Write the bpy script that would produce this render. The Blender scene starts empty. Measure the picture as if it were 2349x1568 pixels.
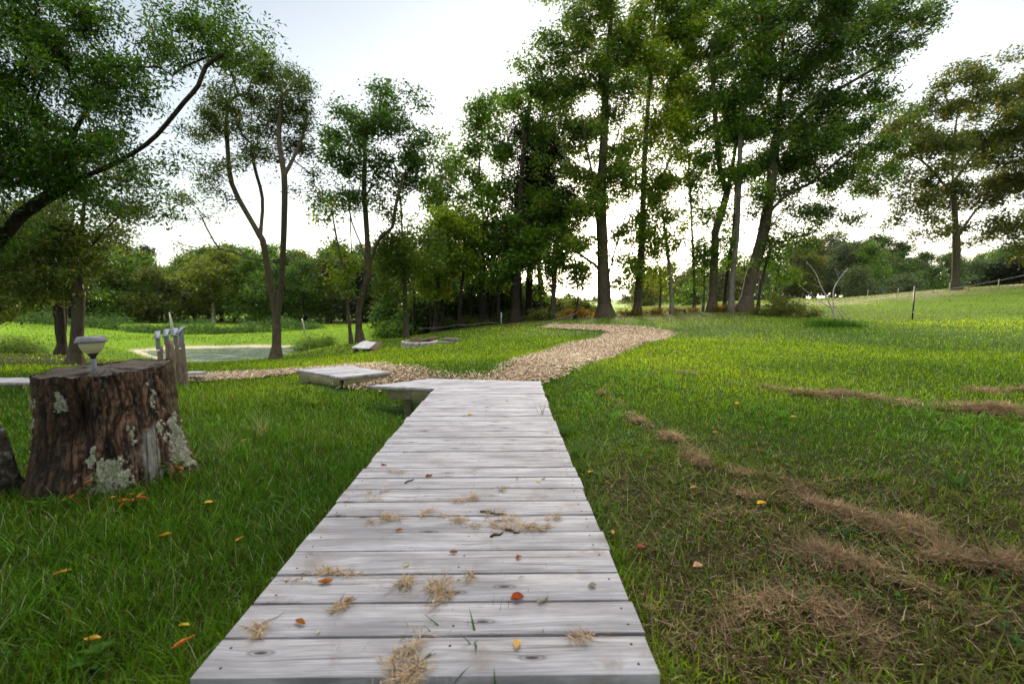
import bpy, math, random
import numpy as np
R = math.radians
rng = np.random.default_rng(7)
random.seed(7)
sc = bpy.context.scene
col = sc.collection

# ------------------------------------------------------------------ camera, sky, sun, exposure
CAM_Z = 0.97
PITCH = math.atan(98 / 1044)
cam_d = bpy.data.cameras.new('camera')
cam_d.lens = 16; cam_d.sensor_width = 36; cam_d.clip_end = 4000; cam_d.clip_start = 0.05
cam_d.dof.use_dof = True; cam_d.dof.focus_distance = 3.8; cam_d.dof.aperture_fstop = 2.8
cam = bpy.data.objects.new('camera', cam_d); col.objects.link(cam)
cam.location = (0, 0, CAM_Z); cam.rotation_euler = (math.pi / 2 - PITCH, 0, 0)
sc.camera = cam

SUN_EL, SUN_AZ = 9.0, 12.0
LOW, ZENITH_FILL = .76, 1.95
w = bpy.data.worlds.new('World'); sc.world = w; w.use_nodes = True
wt = w.node_tree; wt.nodes.clear()
wo = wt.nodes.new('ShaderNodeOutputWorld'); wb = wt.nodes.new('ShaderNodeBackground')
sky = wt.nodes.new('ShaderNodeTexSky'); sky.sky_type = 'NISHITA'; sky.sun_disc = False
sky.sun_elevation = R(SUN_EL); sky.sun_rotation = R(SUN_AZ)
sky.air_density = 1.0; sky.dust_density = 1.0; sky.ozone_density = 1.0
wb.inputs['Strength'].default_value = 0.15
hs = wt.nodes.new('ShaderNodeHueSaturation'); hs.inputs['Saturation'].default_value = .5; wt.links.new(sky.outputs[0], hs.inputs['Color']); 
# bright overhead fill added above the view to light the lawn; sunset sky below
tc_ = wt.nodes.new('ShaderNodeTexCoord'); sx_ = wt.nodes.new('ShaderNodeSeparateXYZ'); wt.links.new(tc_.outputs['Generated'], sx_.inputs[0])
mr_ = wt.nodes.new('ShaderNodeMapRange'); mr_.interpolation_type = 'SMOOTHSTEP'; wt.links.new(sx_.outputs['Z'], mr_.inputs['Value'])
mr_.inputs['From Min'].default_value = .55; mr_.inputs['From Max'].default_value = .95; mr_.inputs['To Min'].default_value = 0; mr_.inputs['To Max'].default_value = ZENITH_FILL / .15
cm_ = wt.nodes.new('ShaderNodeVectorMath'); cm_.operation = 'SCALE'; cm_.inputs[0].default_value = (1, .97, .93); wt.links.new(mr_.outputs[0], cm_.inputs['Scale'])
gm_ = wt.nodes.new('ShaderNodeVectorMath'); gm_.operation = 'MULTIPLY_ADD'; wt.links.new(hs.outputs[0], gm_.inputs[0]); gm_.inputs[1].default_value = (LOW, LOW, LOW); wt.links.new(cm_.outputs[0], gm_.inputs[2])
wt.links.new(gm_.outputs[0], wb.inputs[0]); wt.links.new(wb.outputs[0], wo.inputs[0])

sl = bpy.data.lights.new('sun', 'SUN'); sl.energy = 2.0; sl.angle = R(8); sl.color = (1, .84, .62)
so = bpy.data.objects.new('sun', sl); col.objects.link(so)
so.rotation_euler = (R(90 - SUN_EL), 0, R(180 - SUN_AZ)); so.location = (10, 40, 30)

sc.view_settings.view_transform = 'Standard'; sc.view_settings.look = 'None'
sc.view_settings.gamma = 1; sc.view_settings.use_curve_mapping = False
sc.view_settings.exposure = 1.42
sc.cycles.max_bounces = 6; sc.cycles.diffuse_bounces = 3; sc.cycles.glossy_bounces = 2
sc.cycles.transmission_bounces = 4; sc.cycles.caustics_reflective = False; sc.cycles.caustics_refractive = False

# ------------------------------------------------------------------ picture coordinates (2349 x 1568 view of the photo) -> world
F = 1044.0; CX = 1174.5; CY = 784.0
sp_, cp_ = math.sin(PITCH), math.cos(PITCH)
def ray(px, py):
    a, b = (px - CX) / F, (CY - py) / F
    return np.array([a, cp_ + b * sp_, -sp_ + b * cp_])
def at_y(px, py, Y):
    r = ray(px, py); return np.array([0, 0, CAM_Z]) + r * (Y / r[1])
def at_z(px, py, z):
    r = ray(px, py); return np.array([0, 0, CAM_Z]) + r * ((z - CAM_Z) / r[2])

# ------------------------------------------------------------------ numpy noise
def _h(ix, iy, iz, s):
    n = (ix * 374761393 + iy * 668265263 + iz * 2147483647 + s * 1274126177) & 0xFFFFFFFF
    n = ((n ^ (n >> 13)) * 1274126177) & 0xFFFFFFFF
    n = n ^ (n >> 16)
    return (n & 0xFFFFFF) / float(0xFFFFFF)
def vnoise(p, s=0):
    p = np.asarray(p, float); i = np.floor(p).astype(np.int64); f = p - i; f = f * f * (3 - 2 * f)
    x, y, z = i[..., 0], i[..., 1], i[..., 2]; fx, fy, fz = f[..., 0], f[..., 1], f[..., 2]
    def L(a, b, t): return a + (b - a) * t
    c = [[[_h(x + a, y + b, z + d, s) for d in (0, 1)] for b in (0, 1)] for a in (0, 1)]
    return L(L(L(c[0][0][0], c[0][0][1], fz), L(c[0][1][0], c[0][1][1], fz), fy),
             L(L(c[1][0][0], c[1][0][1], fz), L(c[1][1][0], c[1][1][1], fz), fy), fx) * 2 - 1
def fbm(p, fr=1.0, o=4, s=0):
    p = np.asarray(p, float) * fr; t = 0; a = 1; n = 0
    for k in range(o):
        t = t + vnoise(p, s + k * 17) * a; n += a; a *= .5; p = p * 2.03 + 11.3
    return t / n
def fbm2(x, y, fr=1.0, o=4, s=0):
    return fbm(np.stack([x, y, np.zeros_like(x) + s * 3.7], -1), fr, o, s)
def sst(a, b, x):
    t = np.clip((x - a) / (b - a), 0, 1); return t * t * (3 - 2 * t)

# ------------------------------------------------------------------ terrain
ctrl = [at_y(*c) for c in [
    (2092, 732, 18), (2192, 663, 27), (2349, 650, 30), (2349, 705, 20), (2349, 800, 9), (1388, 728, 20), (1633, 712, 21),
    (1712, 710, 21), (1850, 725, 19), (1269, 732, 20), (1183, 740, 20), (1050, 755, 20), (930, 779, 16), (828, 785, 15),
    (1530, 767, 12.5), (1400, 800, 9), (632, 825, 12), (172, 838, 9), (140, 815, 12), (300, 768, 28), (550, 766, 29),
    (700, 758, 29), (0, 740, 25), (250, 770, 20), (410, 882, 6), (700, 885, 5.4), (700, 960, 4.5), (850, 980, 4.3),
    (930, 962, 4.9), (1900, 690, 30), (2000, 690, 40), (1500, 704, 38), (850, 760, 26), (1000, 757, 27), (-200, 760, 16)]]
ctrl += [np.array(c, float) for c in [
    (-2.75, 5.75, -.19), (-2.25, 5.3, -.2), (1.0, .8, -.12), (1.3, 3, -.10), (1.2, 5, -.05), (4, 2, -.06), (4, 5, -.03), (7, 5, 0), (-1.0, .8, -.16), (-1.3, 2.4, -.20),
    (-1.1, 3.9, -.30), (-2.4, 2.6, -.14), (-4, 3, -.16), (.3, 5.9, -.035), (-1.4, 6.0, -.035), (0, 3, -.22), (-.95, 5.15, -.42),
    (-2.5, 6.9, -.10), (-6, 6.2, -.12), (0, -5, -.1), (6, -4, 0), (-6, -4, -.2), (-20, 0, -.3), (20, 5, .6), (30, 15, 1.2),
    (-10.5, 14.5, -1.25), (-14, 16, -1.35), (-8, 18, -1.2), (-15, 24.5, -1.35), (-9, 24.5, -1.3), (-20, 19, -1.2),
    (-30, 50, -1.4), (-10, 50, -1.2), (10, 55, .2), (40, 50, 1.4), (-50, 20, -.8), (0, -30, 0), (-40, -20, -.4), (40, -20, 1),
    (60, 20, 2), (-1.2, 8, -.12), (1.5, 8, -.03), (0, 11, -.08), (-4, 10, -.33), (-3, 14, -.36), (3, 15, .04)]]
ctrl = np.array(ctrl)
def _ker(d): return np.sqrt(d * d + 1.2 ** 2)
_A = _ker(np.linalg.norm(ctrl[:, None, :2] - ctrl[None, :, :2], axis=2)) + np.eye(len(ctrl)) * -0.02
_W = np.linalg.solve(_A, ctrl[:, 2])
POND = np.array([at_z(px, py, -1.5)[:2] for px, py in
                 [(318, 806), (420, 834), (520, 842), (600, 828), (660, 817), (735, 801), (690, 796), (560, 796), (400, 799)]])
WATER_Z = -1.50
def inpoly(x, y, P):
    r = np.zeros(np.shape(x), bool)
    for i in range(len(P)):
        x0, y0 = P[i]; x1, y1 = P[(i + 1) % len(P)]
        c = ((y0 > y) != (y1 > y)) & (x < (x1 - x0) * (y - y0) / (y1 - y0 + 1e-12) + x0); r ^= c
    return r
def dpoly(x, y, P, closed=True):
    d = np.full(np.shape(x), 1e9); n = len(P)
    for i in range(n if closed else n - 1):
        a = P[i]; b = P[(i + 1) % n]; ab = b - a
        t = np.clip(((x - a[0]) * ab[0] + (y - a[1]) * ab[1]) / (ab @ ab), 0, 1)
        d = np.minimum(d, np.hypot(x - a[0] - t * ab[0], y - a[1] - t * ab[1]))
    return d
def H(x, y):
    x = np.asarray(x, float); y = np.asarray(y, float); sh = x.shape; x = x.ravel(); y = y.ravel()
    z = np.zeros_like(x)
    for k in range(0, len(x), 200000):
        q = slice(k, k + 200000)
        xx, yy = x[q], y[q]; rr = np.hypot(xx, yy); s = np.minimum(1, 62 / np.maximum(rr, 1e-6))
        zz = _ker(np.hypot(xx[:, None] * s[:, None] - ctrl[None, :, 0], yy[:, None] * s[:, None] - ctrl[None, :, 1])) @ _W
        zz += .02 * fbm2(xx, yy, .9, 3, 3) + .05 * fbm2(xx, yy, .22, 2, 5) * sst(4, 12, rr)
        m = (np.abs(xx + 11) < 14) & (np.abs(yy - 20) < 12)
        if m.any():
            ins = inpoly(xx[m], yy[m], POND); d = dpoly(xx[m], yy[m], POND) * np.where(ins, -1, 1)
            d = d + .25 * fbm2(xx[m], yy[m], .8, 3, 8)
            bank = np.where(d < 0, WATER_Z - .03 + d * .2, WATER_Z + .03 + .07 * d)
            zz[m] = zz[m] + (bank - zz[m]) * (1 - sst(.2, 2.8, d))
        z[q] = zz
    return z.reshape(sh)
def G(px, py):
    """where the picture ray meets the ground"""
    r = ray(px, py); t = .4
    o = np.array([0, 0, CAM_Z]); prev = t
    while t < 90:
        p = o + r * t
        if p[2] < float(H(p[0], p[1])): break
        prev = t; t *= 1.02
    for _ in range(14):
        m = (prev + t) / 2; p = o + r * m
        if p[2] < float(H(p[0], p[1])): t = m
        else: prev = m
    p = o + r * t; return np.array([p[0], p[1], float(H(p[0], p[1]))])

# ------------------------------------------------------------------ object helpers
def tag(o, label=None, cat=None, group=None, kind=None):
    if label: o['label'] = label
    if cat: o['category'] = cat
    if group: o['group'] = group
    if kind: o['kind'] = kind
    return o
def empty(name, loc, label=None, cat=None, group=None, rot=(0, 0, 0)):
    o = bpy.data.objects.new(name, None); col.objects.link(o); o.location = tuple(map(float, loc)); o.rotation_euler = rot
    o.empty_display_size = .2
    return tag(o, label, cat, group)
def mesh_np(name, V, faces, mat=None, parent=None, colr=None, smooth=False, attrs=None, mats=None, mati=None):
    """faces: list of int arrays (n,k); V world (or parent-local when parent)"""
    me = bpy.data.meshes.new(name); V = np.asarray(V, np.float32)
    me.vertices.add(len(V)); me.vertices.foreach_set('co', V.ravel())
    faces = [np.asarray(f, np.int32) for f in faces if len(f)]
    loops = np.concatenate([f.ravel() for f in faces]); tot = np.concatenate([np.full(len(f), f.shape[1], np.int32) for f in faces])
    st = np.concatenate([[0], np.cumsum(tot)[:-1]]).astype(np.int32)
    me.loops.add(len(loops)); me.loops.foreach_set('vertex_index', loops)
    me.polygons.add(len(tot)); me.polygons.foreach_set('loop_start', st)
    try: me.polygons.foreach_set('loop_total', tot)
    except Exception: pass
    if colr is not None:
        c = np.ones((len(V), 4), np.float32); c[:, :3] = colr
        a = me.color_attributes.new('Col', 'FLOAT_COLOR', 'POINT'); a.data.foreach_set('color', c.ravel())
    for k, v in (attrs or {}).items():
        a = me.attributes.new(k, 'FLOAT_VECTOR', 'POINT'); a.data.foreach_set('vector', np.asarray(v, np.float32).ravel())
    if mats:
        for m in mats: me.materials.append(m)
        me.polygons.foreach_set('material_index', np.asarray(mati, np.int32))
    elif mat: me.materials.append(mat)
    if smooth: me.polygons.foreach_set('use_smooth', np.ones(len(tot), bool))
    me.update(calc_edges=True)
    o = bpy.data.objects.new(name, me); col.objects.link(o)
    if parent is not None: o.parent = parent
    return o
class MB:
    """collects shapes, then links them as ONE mesh"""
    def __init__(s): s.v = []; s.f = []; s.n = 0; s.g = []; s.mi = []; s.cur = 0
    def add(s, V, Fs, g=None):
        V = np.asarray(V, float)
        for f in Fs: s.f.append([int(i) + s.n for i in f]); s.mi.append(s.cur)
        s.v.append(V); s.n += len(V); s.g.append(V if g is None else np.asarray(g, float))
    def box(s, c, size, rz=0, tilt=0, off=0):
        x, y, z = [a / 2 for a in size]
        V = np.array([(i, j, k) for i in (-x, x) for j in (-y, y) for k in (-z, z)], float)
        g = V + np.array([off, off * .37, off * .11])
        if tilt: ct, st = math.cos(tilt), math.sin(tilt); V = np.stack([V[:, 0] * ct + V[:, 2] * st, V[:, 1], -V[:, 0] * st + V[:, 2] * ct], 1)
        cz, sz = math.cos(rz), math.sin(rz)
        V = np.stack([V[:, 0] * cz - V[:, 1] * sz, V[:, 0] * sz + V[:, 1] * cz, V[:, 2]], 1) + np.array(c)
        s.add(V, [(0, 1, 3, 2), (4, 6, 7, 5), (0, 4, 5, 1), (2, 3, 7, 6), (0, 2, 6, 4), (1, 5, 7, 3)], g)
    def prism(s, P, z0, z1, g=None):
        n = len(P); P = np.asarray(P, float)
        V = np.concatenate([np.c_[P, np.full(n, z0)], np.c_[P, np.full(n, z1)]])
        if g is not None: g = np.concatenate([np.c_[g, np.full(n, z0)], np.c_[g, np.full(n, z1)]])
        s.add(V, [list(range(n))[::-1], [i + n for i in range(n)]] + [(i, (i + 1) % n, (i + 1) % n + n, i + n) for i in range(n)], g)
    def lathe(s, prof, c=(0, 0, 0), n=24, cap=True, rib=0, nr=0):
        V = []; Fs = []
        for r, z in prof:
            for k in range(n):
                a = 2 * math.pi * k / n; rr = r * (1 + rib * math.cos(nr * a)); V.append((c[0] + rr * math.cos(a), c[1] + rr * math.sin(a), c[2] + z))
        for j in range(len(prof) - 1):
            for k in range(n): Fs.append((j * n + k, j * n + (k + 1) % n, (j + 1) * n + (k + 1) % n, (j + 1) * n + k))
        if cap: Fs.append(list(range(n))[::-1]); Fs.append([(len(prof) - 1) * n + k for k in range(n)])
        s.add(V, Fs)
    def tube(s, pts, rad, n=8, rough=0, seed=0):
        pts = np.asarray(pts, float); m = len(pts)
        rad = np.full(m, rad) if np.isscalar(rad) else np.asarray(rad, float)
        T = np.gradient(pts, axis=0); T /= np.linalg.norm(T, axis=1)[:, None] + 1e-9
        ref = np.array([0, 0, 1.]) if abs(T[:, 2]).mean() < .8 else np.array([1., 0, 0])
        A = np.cross(T, ref); A /= np.linalg.norm(A, axis=1)[:, None]; B = np.cross(T, A)
        a = np.arange(n) * 2 * np.pi / n
        rr = rad[:, None] * np.ones(n)
        if rough: rr = rr * (1 + rough * vnoise(np.stack([np.cos(a) * 1.5 + np.zeros((m, 1)), np.sin(a) * 1.5 + np.zeros((m, 1)), np.arange(m)[:, None] * .5 + np.zeros(n)], -1), seed))
        V = pts[:, None] + rr[..., None] * (np.cos(a)[None, :, None] * A[:, None] + np.sin(a)[None, :, None] * B[:, None])
        Fs = [(j * n + k, j * n + (k + 1) % n, (j + 1) * n + (k + 1) % n, (j + 1) * n + k) for j in range(m - 1) for k in range(n)]
        s.add(V.reshape(-1, 3), Fs + [list(range(n))[::-1], [(m - 1) * n + k for k in range(n)]])
    def build(s, name, mat, parent=None, smooth=False, bevel=0, org=None, colr=None, mats=None):
        V = np.concatenate(s.v); g = np.concatenate(s.g)
        if org is not None: V = V - np.asarray(org)
        by = {}; bi = {}
        for f, i in zip(s.f, s.mi): by.setdefault(len(f), []).append(f); bi.setdefault(len(f), []).append(i)
        o = mesh_np(name, V, [np.array(v) for v in by.values()], mat, parent, colr, smooth, {'grain': g}, mats, sum(bi.values(), []) if mats else None)
        if bevel:
            b = o.modifiers.new('bevel', 'BEVEL'); b.width = bevel; b.segments = 2; b.limit_method = 'ANGLE'; b.angle_limit = R(40)
        return o

# ------------------------------------------------------------------ materials
class NT:
    def __init__(s, name):
        s.m = bpy.data.materials.new(name); s.m.use_nodes = True; s.t = s.m.node_tree; s.t.nodes.clear()
        s.out = s.n('ShaderNodeOutputMaterial')
    def n(s, k, **kw):
        x = s.t.nodes.new(k)
        for a, b in kw.items(): setattr(x, a, b)
        return x
    def l(s, a, b): s.t.links.new(a, b)
    def val(s, sock, v):
        if hasattr(v, 'links') or hasattr(v, 'is_linked'): s.l(v, sock)
        else: sock.default_value = v
    def coord(s, which='Object'): return s.n('ShaderNodeTexCoord').outputs[which]
    def attr(s, nm, o='Vector'): return s.n('ShaderNodeAttribute', attribute_name=nm).outputs[o]
    def map(s, v, sc=(1, 1, 1), loc=(0, 0, 0)):
        m = s.n('ShaderNodeMapping'); s.l(v, m.inputs[0]); m.inputs['Scale'].default_value = sc; m.inputs['Location'].default_value = loc; return m.outputs[0]
    def noise(s, v, sc=5, d=4, r=.55, dist=0):
        m = s.n('ShaderNodeTexNoise'); s.l(v, m.inputs['Vector']); m.inputs['Scale'].default_value = sc; m.inputs['Detail'].default_value = d
        m.inputs['Roughness'].default_value = r; m.inputs['Distortion'].default_value = dist; return m.outputs['Fac']
    def voro(s, v, sc=5, out='Distance', feat='F1', dim='3D'):
        m = s.n('ShaderNodeTexVoronoi'); m.voronoi_dimensions = dim; m.feature = feat; s.l(v, m.inputs['Vector']); m.inputs['Scale'].default_value = sc; return m.outputs[out]
    def ramp(s, f, st):
        m = s.n('ShaderNodeValToRGB'); s.l(f, m.inputs[0]); e = m.color_ramp.elements
        while len(e) < len(st): e.new(.5)
        for x, (p, c) in zip(e, st):
            x.position = p; x.color = (*c, 1) if not np.isscalar(c) else (c, c, c, 1)
        return m.outputs[0]
    def mix(s, f, a, b, mode='MIX'):
        m = s.n('ShaderNodeMix', data_type='RGBA', blend_type=mode); s.val(m.inputs[0], f)
        s.val(m.inputs[6], a if hasattr(a, 'links') else (*a, 1)); s.val(m.inputs[7], b if hasattr(b, 'links') else (*b, 1)); return m.outputs[2]
    def math(s, op, a, b=0.0):
        m = s.n('ShaderNodeMath', operation=op); s.val(m.inputs[0], a); s.val(m.inputs[1], b); return m.outputs[0]
    def bump(s, h, st=.4, d=.01):
        m = s.n('ShaderNodeBump'); s.l(h, m.inputs['Height']); m.inputs['Strength'].default_value = st; m.inputs['Distance'].default_value = d; return m.outputs[0]
    def pbsdf(s, c, rough=.8, nrm=None, spec=.3, metal=0):
        m = s.n('ShaderNodeBsdfPrincipled'); s.val(m.inputs['Base Color'], c if hasattr(c, 'links') else (*c, 1)); s.val(m.inputs['Roughness'], rough)
        m.inputs['Specular IOR Level'].default_value = spec; m.inputs['Metallic'].default_value = metal
        if nrm is not None: s.l(nrm, m.inputs['Normal'])
        s.l(m.outputs[0], s.out.inputs[0]); return m
def leaf_mat(name, trans=.45, gl=.35, rough=.45):
    t = NT(name); c = t.attr('Col', 'Color')
    d = t.n('ShaderNodeBsdfPrincipled'); t.l(c, d.inputs['Base Color']); d.inputs['Roughness'].default_value = rough; d.inputs['Specular IOR Level'].default_value = gl
    tr = t.n('ShaderNodeBsdfTranslucent'); t.l(t.mix(1.0, c, (1.5, 1.35, .5), 'MULTIPLY'), tr.inputs[0])
    m = t.n('ShaderNodeMixShader'); m.inputs[0].default_value = trans; t.l(d.outputs[0], m.inputs[1]); t.l(tr.outputs[0], m.inputs[2]); t.l(m.outputs[0], t.out.inputs[0])
    return t.m
M_leaf = leaf_mat('foliage', .5, .3)
M_grass = leaf_mat('grass_blades', .42, .08, .6)
M_dry = leaf_mat('dry_stems', .15, .2, .7)
def bark_mat(name, c1, c2, sc=1.0, moss=None):
    t = NT(name); v = t.coord(); n = t.noise(t.map(v, (1, 1, .22)), 26 * sc, 5, .65); n2 = t.noise(v, 2.2, 3)
    c = t.ramp(n, [(.3, c1), (.7, c2)])
    if moss: c = t.mix(t.ramp(n2, [(.45, 0.), (.62, .75)]), c, moss)
    t.pbsdf(c, .9, t.bump(n, .8, .02), .15); return t.m
M_bark = bark_mat('tree_bark', (.028, .020, .014), (.105, .082, .06), 1, (.075, .07, .03))
M_bark_dark = bark_mat('dark_bark', (.012, .009, .007), (.05, .038, .028))
M_bark_grey = bark_mat('grey_bark', (.07, .06, .05), (.2, .18, .15))
M_bark_pale = bark_mat('pale_bark', (.22, .2, .17), (.45, .42, .36))
def wood_mat(name, lo, mid, hi, knots=True, green=0):
    t = NT(name); g = t.attr('grain')
    wob = t.noise(g, 3.0, 2)
    kn = t.voro(t.map(g, (2.2, 7.0, 0.0)), 1.0, dim='2D'); kc = t.voro(t.map(g, (2.2, 7.0, 0.0)), 1.0, 'Color', dim='2D')
    warp = t.n('ShaderNodeVectorMath', operation='MULTIPLY_ADD'); t.l(g, warp.inputs[0]); warp.inputs[1].default_value = (1, 1, 1)
    cx = t.n('ShaderNodeCombineXYZ'); t.l(t.math('MULTIPLY', t.math('POWER', t.math('SUBTRACT', 1.0, t.math('MINIMUM', kn, 1.0)), 6.0), .018), cx.inputs[1]); t.l(cx.outputs[0], warp.inputs[2])
    gw = warp.outputs[0]
    fine = t.noise(t.map(gw, (5, 260, 20)), 1.0, 4, .75, .15)
    med = t.noise(t.map(gw, (1.6, 42, 4)), 1.0, 5, .65, .5)
    big = t.noise(t.map(g, (1, 3, 1)), 2.3, 4, .6)
    c = t.ramp(t.math('ADD', t.math('MULTIPLY', fine, .45), t.math('MULTIPLY', med, .55)), [(.36, lo), (.48, mid), (.62, hi)])
    c = t.mix(t.ramp(big, [(.36, .65), (.55, 0.)]), c, tuple(a * .55 for a in mid))
    st = t.noise(t.map(g, (1, 1, 1), (7, 3, 1)), 5.0, 5, .65)
    c = t.mix(t.ramp(st, [(.56, 0.), (.68, .5)]), c, (.19, .15, .11))
    hf = fine
    if knots:
        m1 = t.ramp(kn, [(.0, 1.), (.035, .8), (.05, .15), (.075, .5), (.10, 0.)])
        sel = t.ramp(kc, [(.36, 0.), (.40, 1.)])
        k = t.math('MULTIPLY', m1, sel); c = t.mix(k, c, (.035, .027, .025))
        crack = t.ramp(t.noise(t.map(gw, (1.1, 60, 2), (3, 9, 2)), 1.0, 3, .5, .4), [(.335, 1.), (.36, 0.)])
        c = t.mix(t.math('MULTIPLY', crack, .6), c, (.07, .06, .06))
        hf = t.math('SUBTRACT', fine, t.math('ADD', k, crack))
    if green: c = t.mix(t.ramp(t.noise(g, 6, 4), [(.4, 0.), (.6, green)]), c, (.10, .12, .035))
    t.pbsdf(c, .78, t.bump(hf, .5, .002), .22); return t.m
M_plank = wood_mat('weathered_planks', (.165, .155, .162), (.33, .315, .33), (.50, .483, .505))
M_beam = wood_mat('damp_treated_beam', (.07, .06, .03), (.2, .17, .09), (.34, .30, .19), False, .5)
def flat(name, c, rough=.6, metal=0, spec=.4, var=.15, sc=30):
    t = NT(name); n = t.noise(t.coord(), sc, 4); a = tuple(x * (1 - var) for x in c); b = tuple(min(1, x * (1 + var)) for x in c)
    t.pbsdf(t.ramp(n, [(.3, a), (.7, b)]), rough, t.bump(n, .15, .002), spec, metal); return t.m

# ------------------------------------------------------------------ paths (centre lines, ground)
def smooth_line(P, step=.25):
    P = np.asarray(P, float); out = []
    Q = np.concatenate([[2 * P[0] - P[1]], P, [2 * P[-1] - P[-2]]])
    for i in range(1, len(Q) - 2):
        n = max(2, int(np.linalg.norm(Q[i + 1] - Q[i]) / step))
        for k in range(n):
            t = k / n
            out.append(.5 * ((2 * Q[i]) + (-Q[i - 1] + Q[i + 1]) * t + (2 * Q[i - 1] - 5 * Q[i] + 4 * Q[i + 1] - Q[i + 2]) * t * t + (-Q[i - 1] + 3 * Q[i] - 3 * Q[i + 1] + Q[i + 2]) * t ** 3))
    out.append(P[-1]); return np.array(out)
def ribbon_poly(L, Rr):
    return np.array(list(L) + list(Rr)[::-1])
pR_l = smooth_line([G(*p)[:2] for p in [(1085, 871), (1150, 856), (1215, 822), (1290, 796), (1370, 780), (1400, 768), (1390, 760), (1320, 756), (1240, 752)]])
pR_r = smooth_line([G(*p)[:2] for p in [(1245, 876), (1300, 853), (1370, 826), (1440, 799), (1520, 778), (1535, 764), (1470, 752), (1380, 747), (1270, 746)]])
PATH_R = ribbon_poly(pR_l, pR_r)
PATH_L = np.array([G(*p)[:2] for p in [(1010, 868), (975, 860), (880, 846), (800, 840), (690, 849), (600, 855), (500, 860), (420, 866), (300, 871), (300, 882), (440, 876), (560, 870),
                                       (668, 858), (700, 850), (785, 866), (800, 886), (840, 889), (905, 884), (1010, 875), (1090, 872)]])
# ------------------------------------------------------------------ ground sheet
def brown_mask(x, y):
    """where the lawn is dry and matted: the scalped strip right of the boardwalk and the worn rim under the trees"""
    n = fbm2(x, y, 1.1, 4, 21)
    near = (1 - sst(2.4, 4.2, y + .35 * (x - 1.5) + n * 1.0)) * sst(.3, .62, x)
    a = near * (.82 - .42 * sst(2.6, 4.5, x))
    far = sst(16.5, 19, y + n * 1.5) * (1 - sst(22, 25, y)) * sst(-9, -4, x) * (1 - sst(10, 14, x)) * .85
    far2 = sst(15, 20, y + n) * sst(8, 16, x) * .55
    lf = (1 - sst(2.0, 3.0, y)) * (1 - sst(-1.3, -.9, x)) * sst(.05, .4, n) * .6
    left = sst(8.2, 9.5, y) * (1 - sst(12, 14.5, y)) * (1 - sst(-7.2, -6, x)) * .7
    return np.clip(np.maximum.reduce([a, far, far2, lf, left]), 0, 1)
def pathmask(x, y, grow=0.0):
    r = np.zeros(np.shape(x), bool)
    for P in (PATH_R, PATH_L):
        m = inpoly(x, y, P); m &= dpoly(x, y, P) > .22 * rng.random(np.shape(x)) ** 1.5
        if grow: m |= dpoly(x, y, P) < grow
        r |= m
    return r
radii = np.concatenate([[0.01], np.geomspace(.4, 30, 330), np.geomspace(30.5, 900, 60)])
th = np.concatenate([np.linspace(-60, 60, 520), np.linspace(61, 299, 120)]) * math.pi / 180
TT, RR = np.meshgrid(th, radii)
GX = (RR * np.sin(TT)); GY = (RR * np.cos(TT)); GZ = H(GX, GY)
nr_, nt_ = GX.shape; idx = np.arange(nr_ * nt_).reshape(nr_, nt_)
nx = np.roll(idx, -1, 1)
q = np.stack([idx[:-1], idx[1:], nx[1:], nx[:-1]], -1).reshape(-1, 4)
gx, gy = GX.ravel(), GY.ravel()
bm_ = brown_mask(gx, gy)
gc = np.array([.020, .045, .006]) + (np.array([.026, .020, .010]) - np.array([.020, .045, .006])) * bm_[:, None]
rr = np.hypot(gx, gy)
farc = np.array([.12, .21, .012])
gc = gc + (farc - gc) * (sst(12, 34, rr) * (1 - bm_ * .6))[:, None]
pd = dpoly(gx, gy, POND); pin = inpoly(gx, gy, POND)
pe = np.where(pin, 1, 1 - sst(.15, .75, pd + .35 * fbm2(gx, gy, 1.2, 3, 4)))
gc = gc + (np.array([.36, .31, .23]) - gc) * pe[:, None]
hay = sst(24, 27, gy) * sst(9, 14, gx) * (1 - sst(40, 48, gy)) * sst(.0, .3, fbm2(gx, gy, .15, 2, 31) + .2)
gc = gc + (np.array([.30, .27, .15]) - gc) * (hay * .8)[:, None]
tG = NT('lawn_soil'); cG = tG.coord(); cc = tG.attr('Col', 'Color')
ng = tG.noise(cG, 9, 6, .7); ng2 = tG.noise(cG, .5, 4)
cc = tG.mix(.75, cc, tG.ramp(ng, [(.3, (.45, .42, .4)), (.7, (1.6, 1.55, 1.5))]), 'MULTIPLY')
cc = tG.mix(.5, cc, tG.ramp(ng2, [(.35, (.7, .72, .7)), (.65, (1.3, 1.25, 1.1))]), 'MULTIPLY')
tG.pbsdf(cc, .95, tG.bump(ng, .6, .03), .1)
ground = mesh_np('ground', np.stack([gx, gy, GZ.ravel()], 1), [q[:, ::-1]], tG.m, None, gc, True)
tag(ground, kind='structure')

# water
Pw = POND; cpw = Pw.mean(0)
tw = NT('pond_water'); vw = tw.coord()
nw = tw.noise(tw.map(vw, (.5, 2.2, 1)), 2.2, 4, .6, .8)
alg = tw.ramp(nw, [(.40, (.30, .33, .29)), (.50, (.03, .055, .018))])
rip = tw.noise(tw.map(vw, (1, 4, 1)), 9, 3)
tw.pbsdf(alg, tw.ramp(nw, [(.45, .12), (.6, .3)]), tw.bump(rip, .25, .01), .6)
ww = mesh_np('pond_water', np.c_[np.concatenate([(Pw - cpw) * 1.25 + cpw]), np.full(len(Pw), WATER_Z)], [np.arange(len(Pw))[None]], tw.m)
tag(ww, kind='structure')

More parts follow.
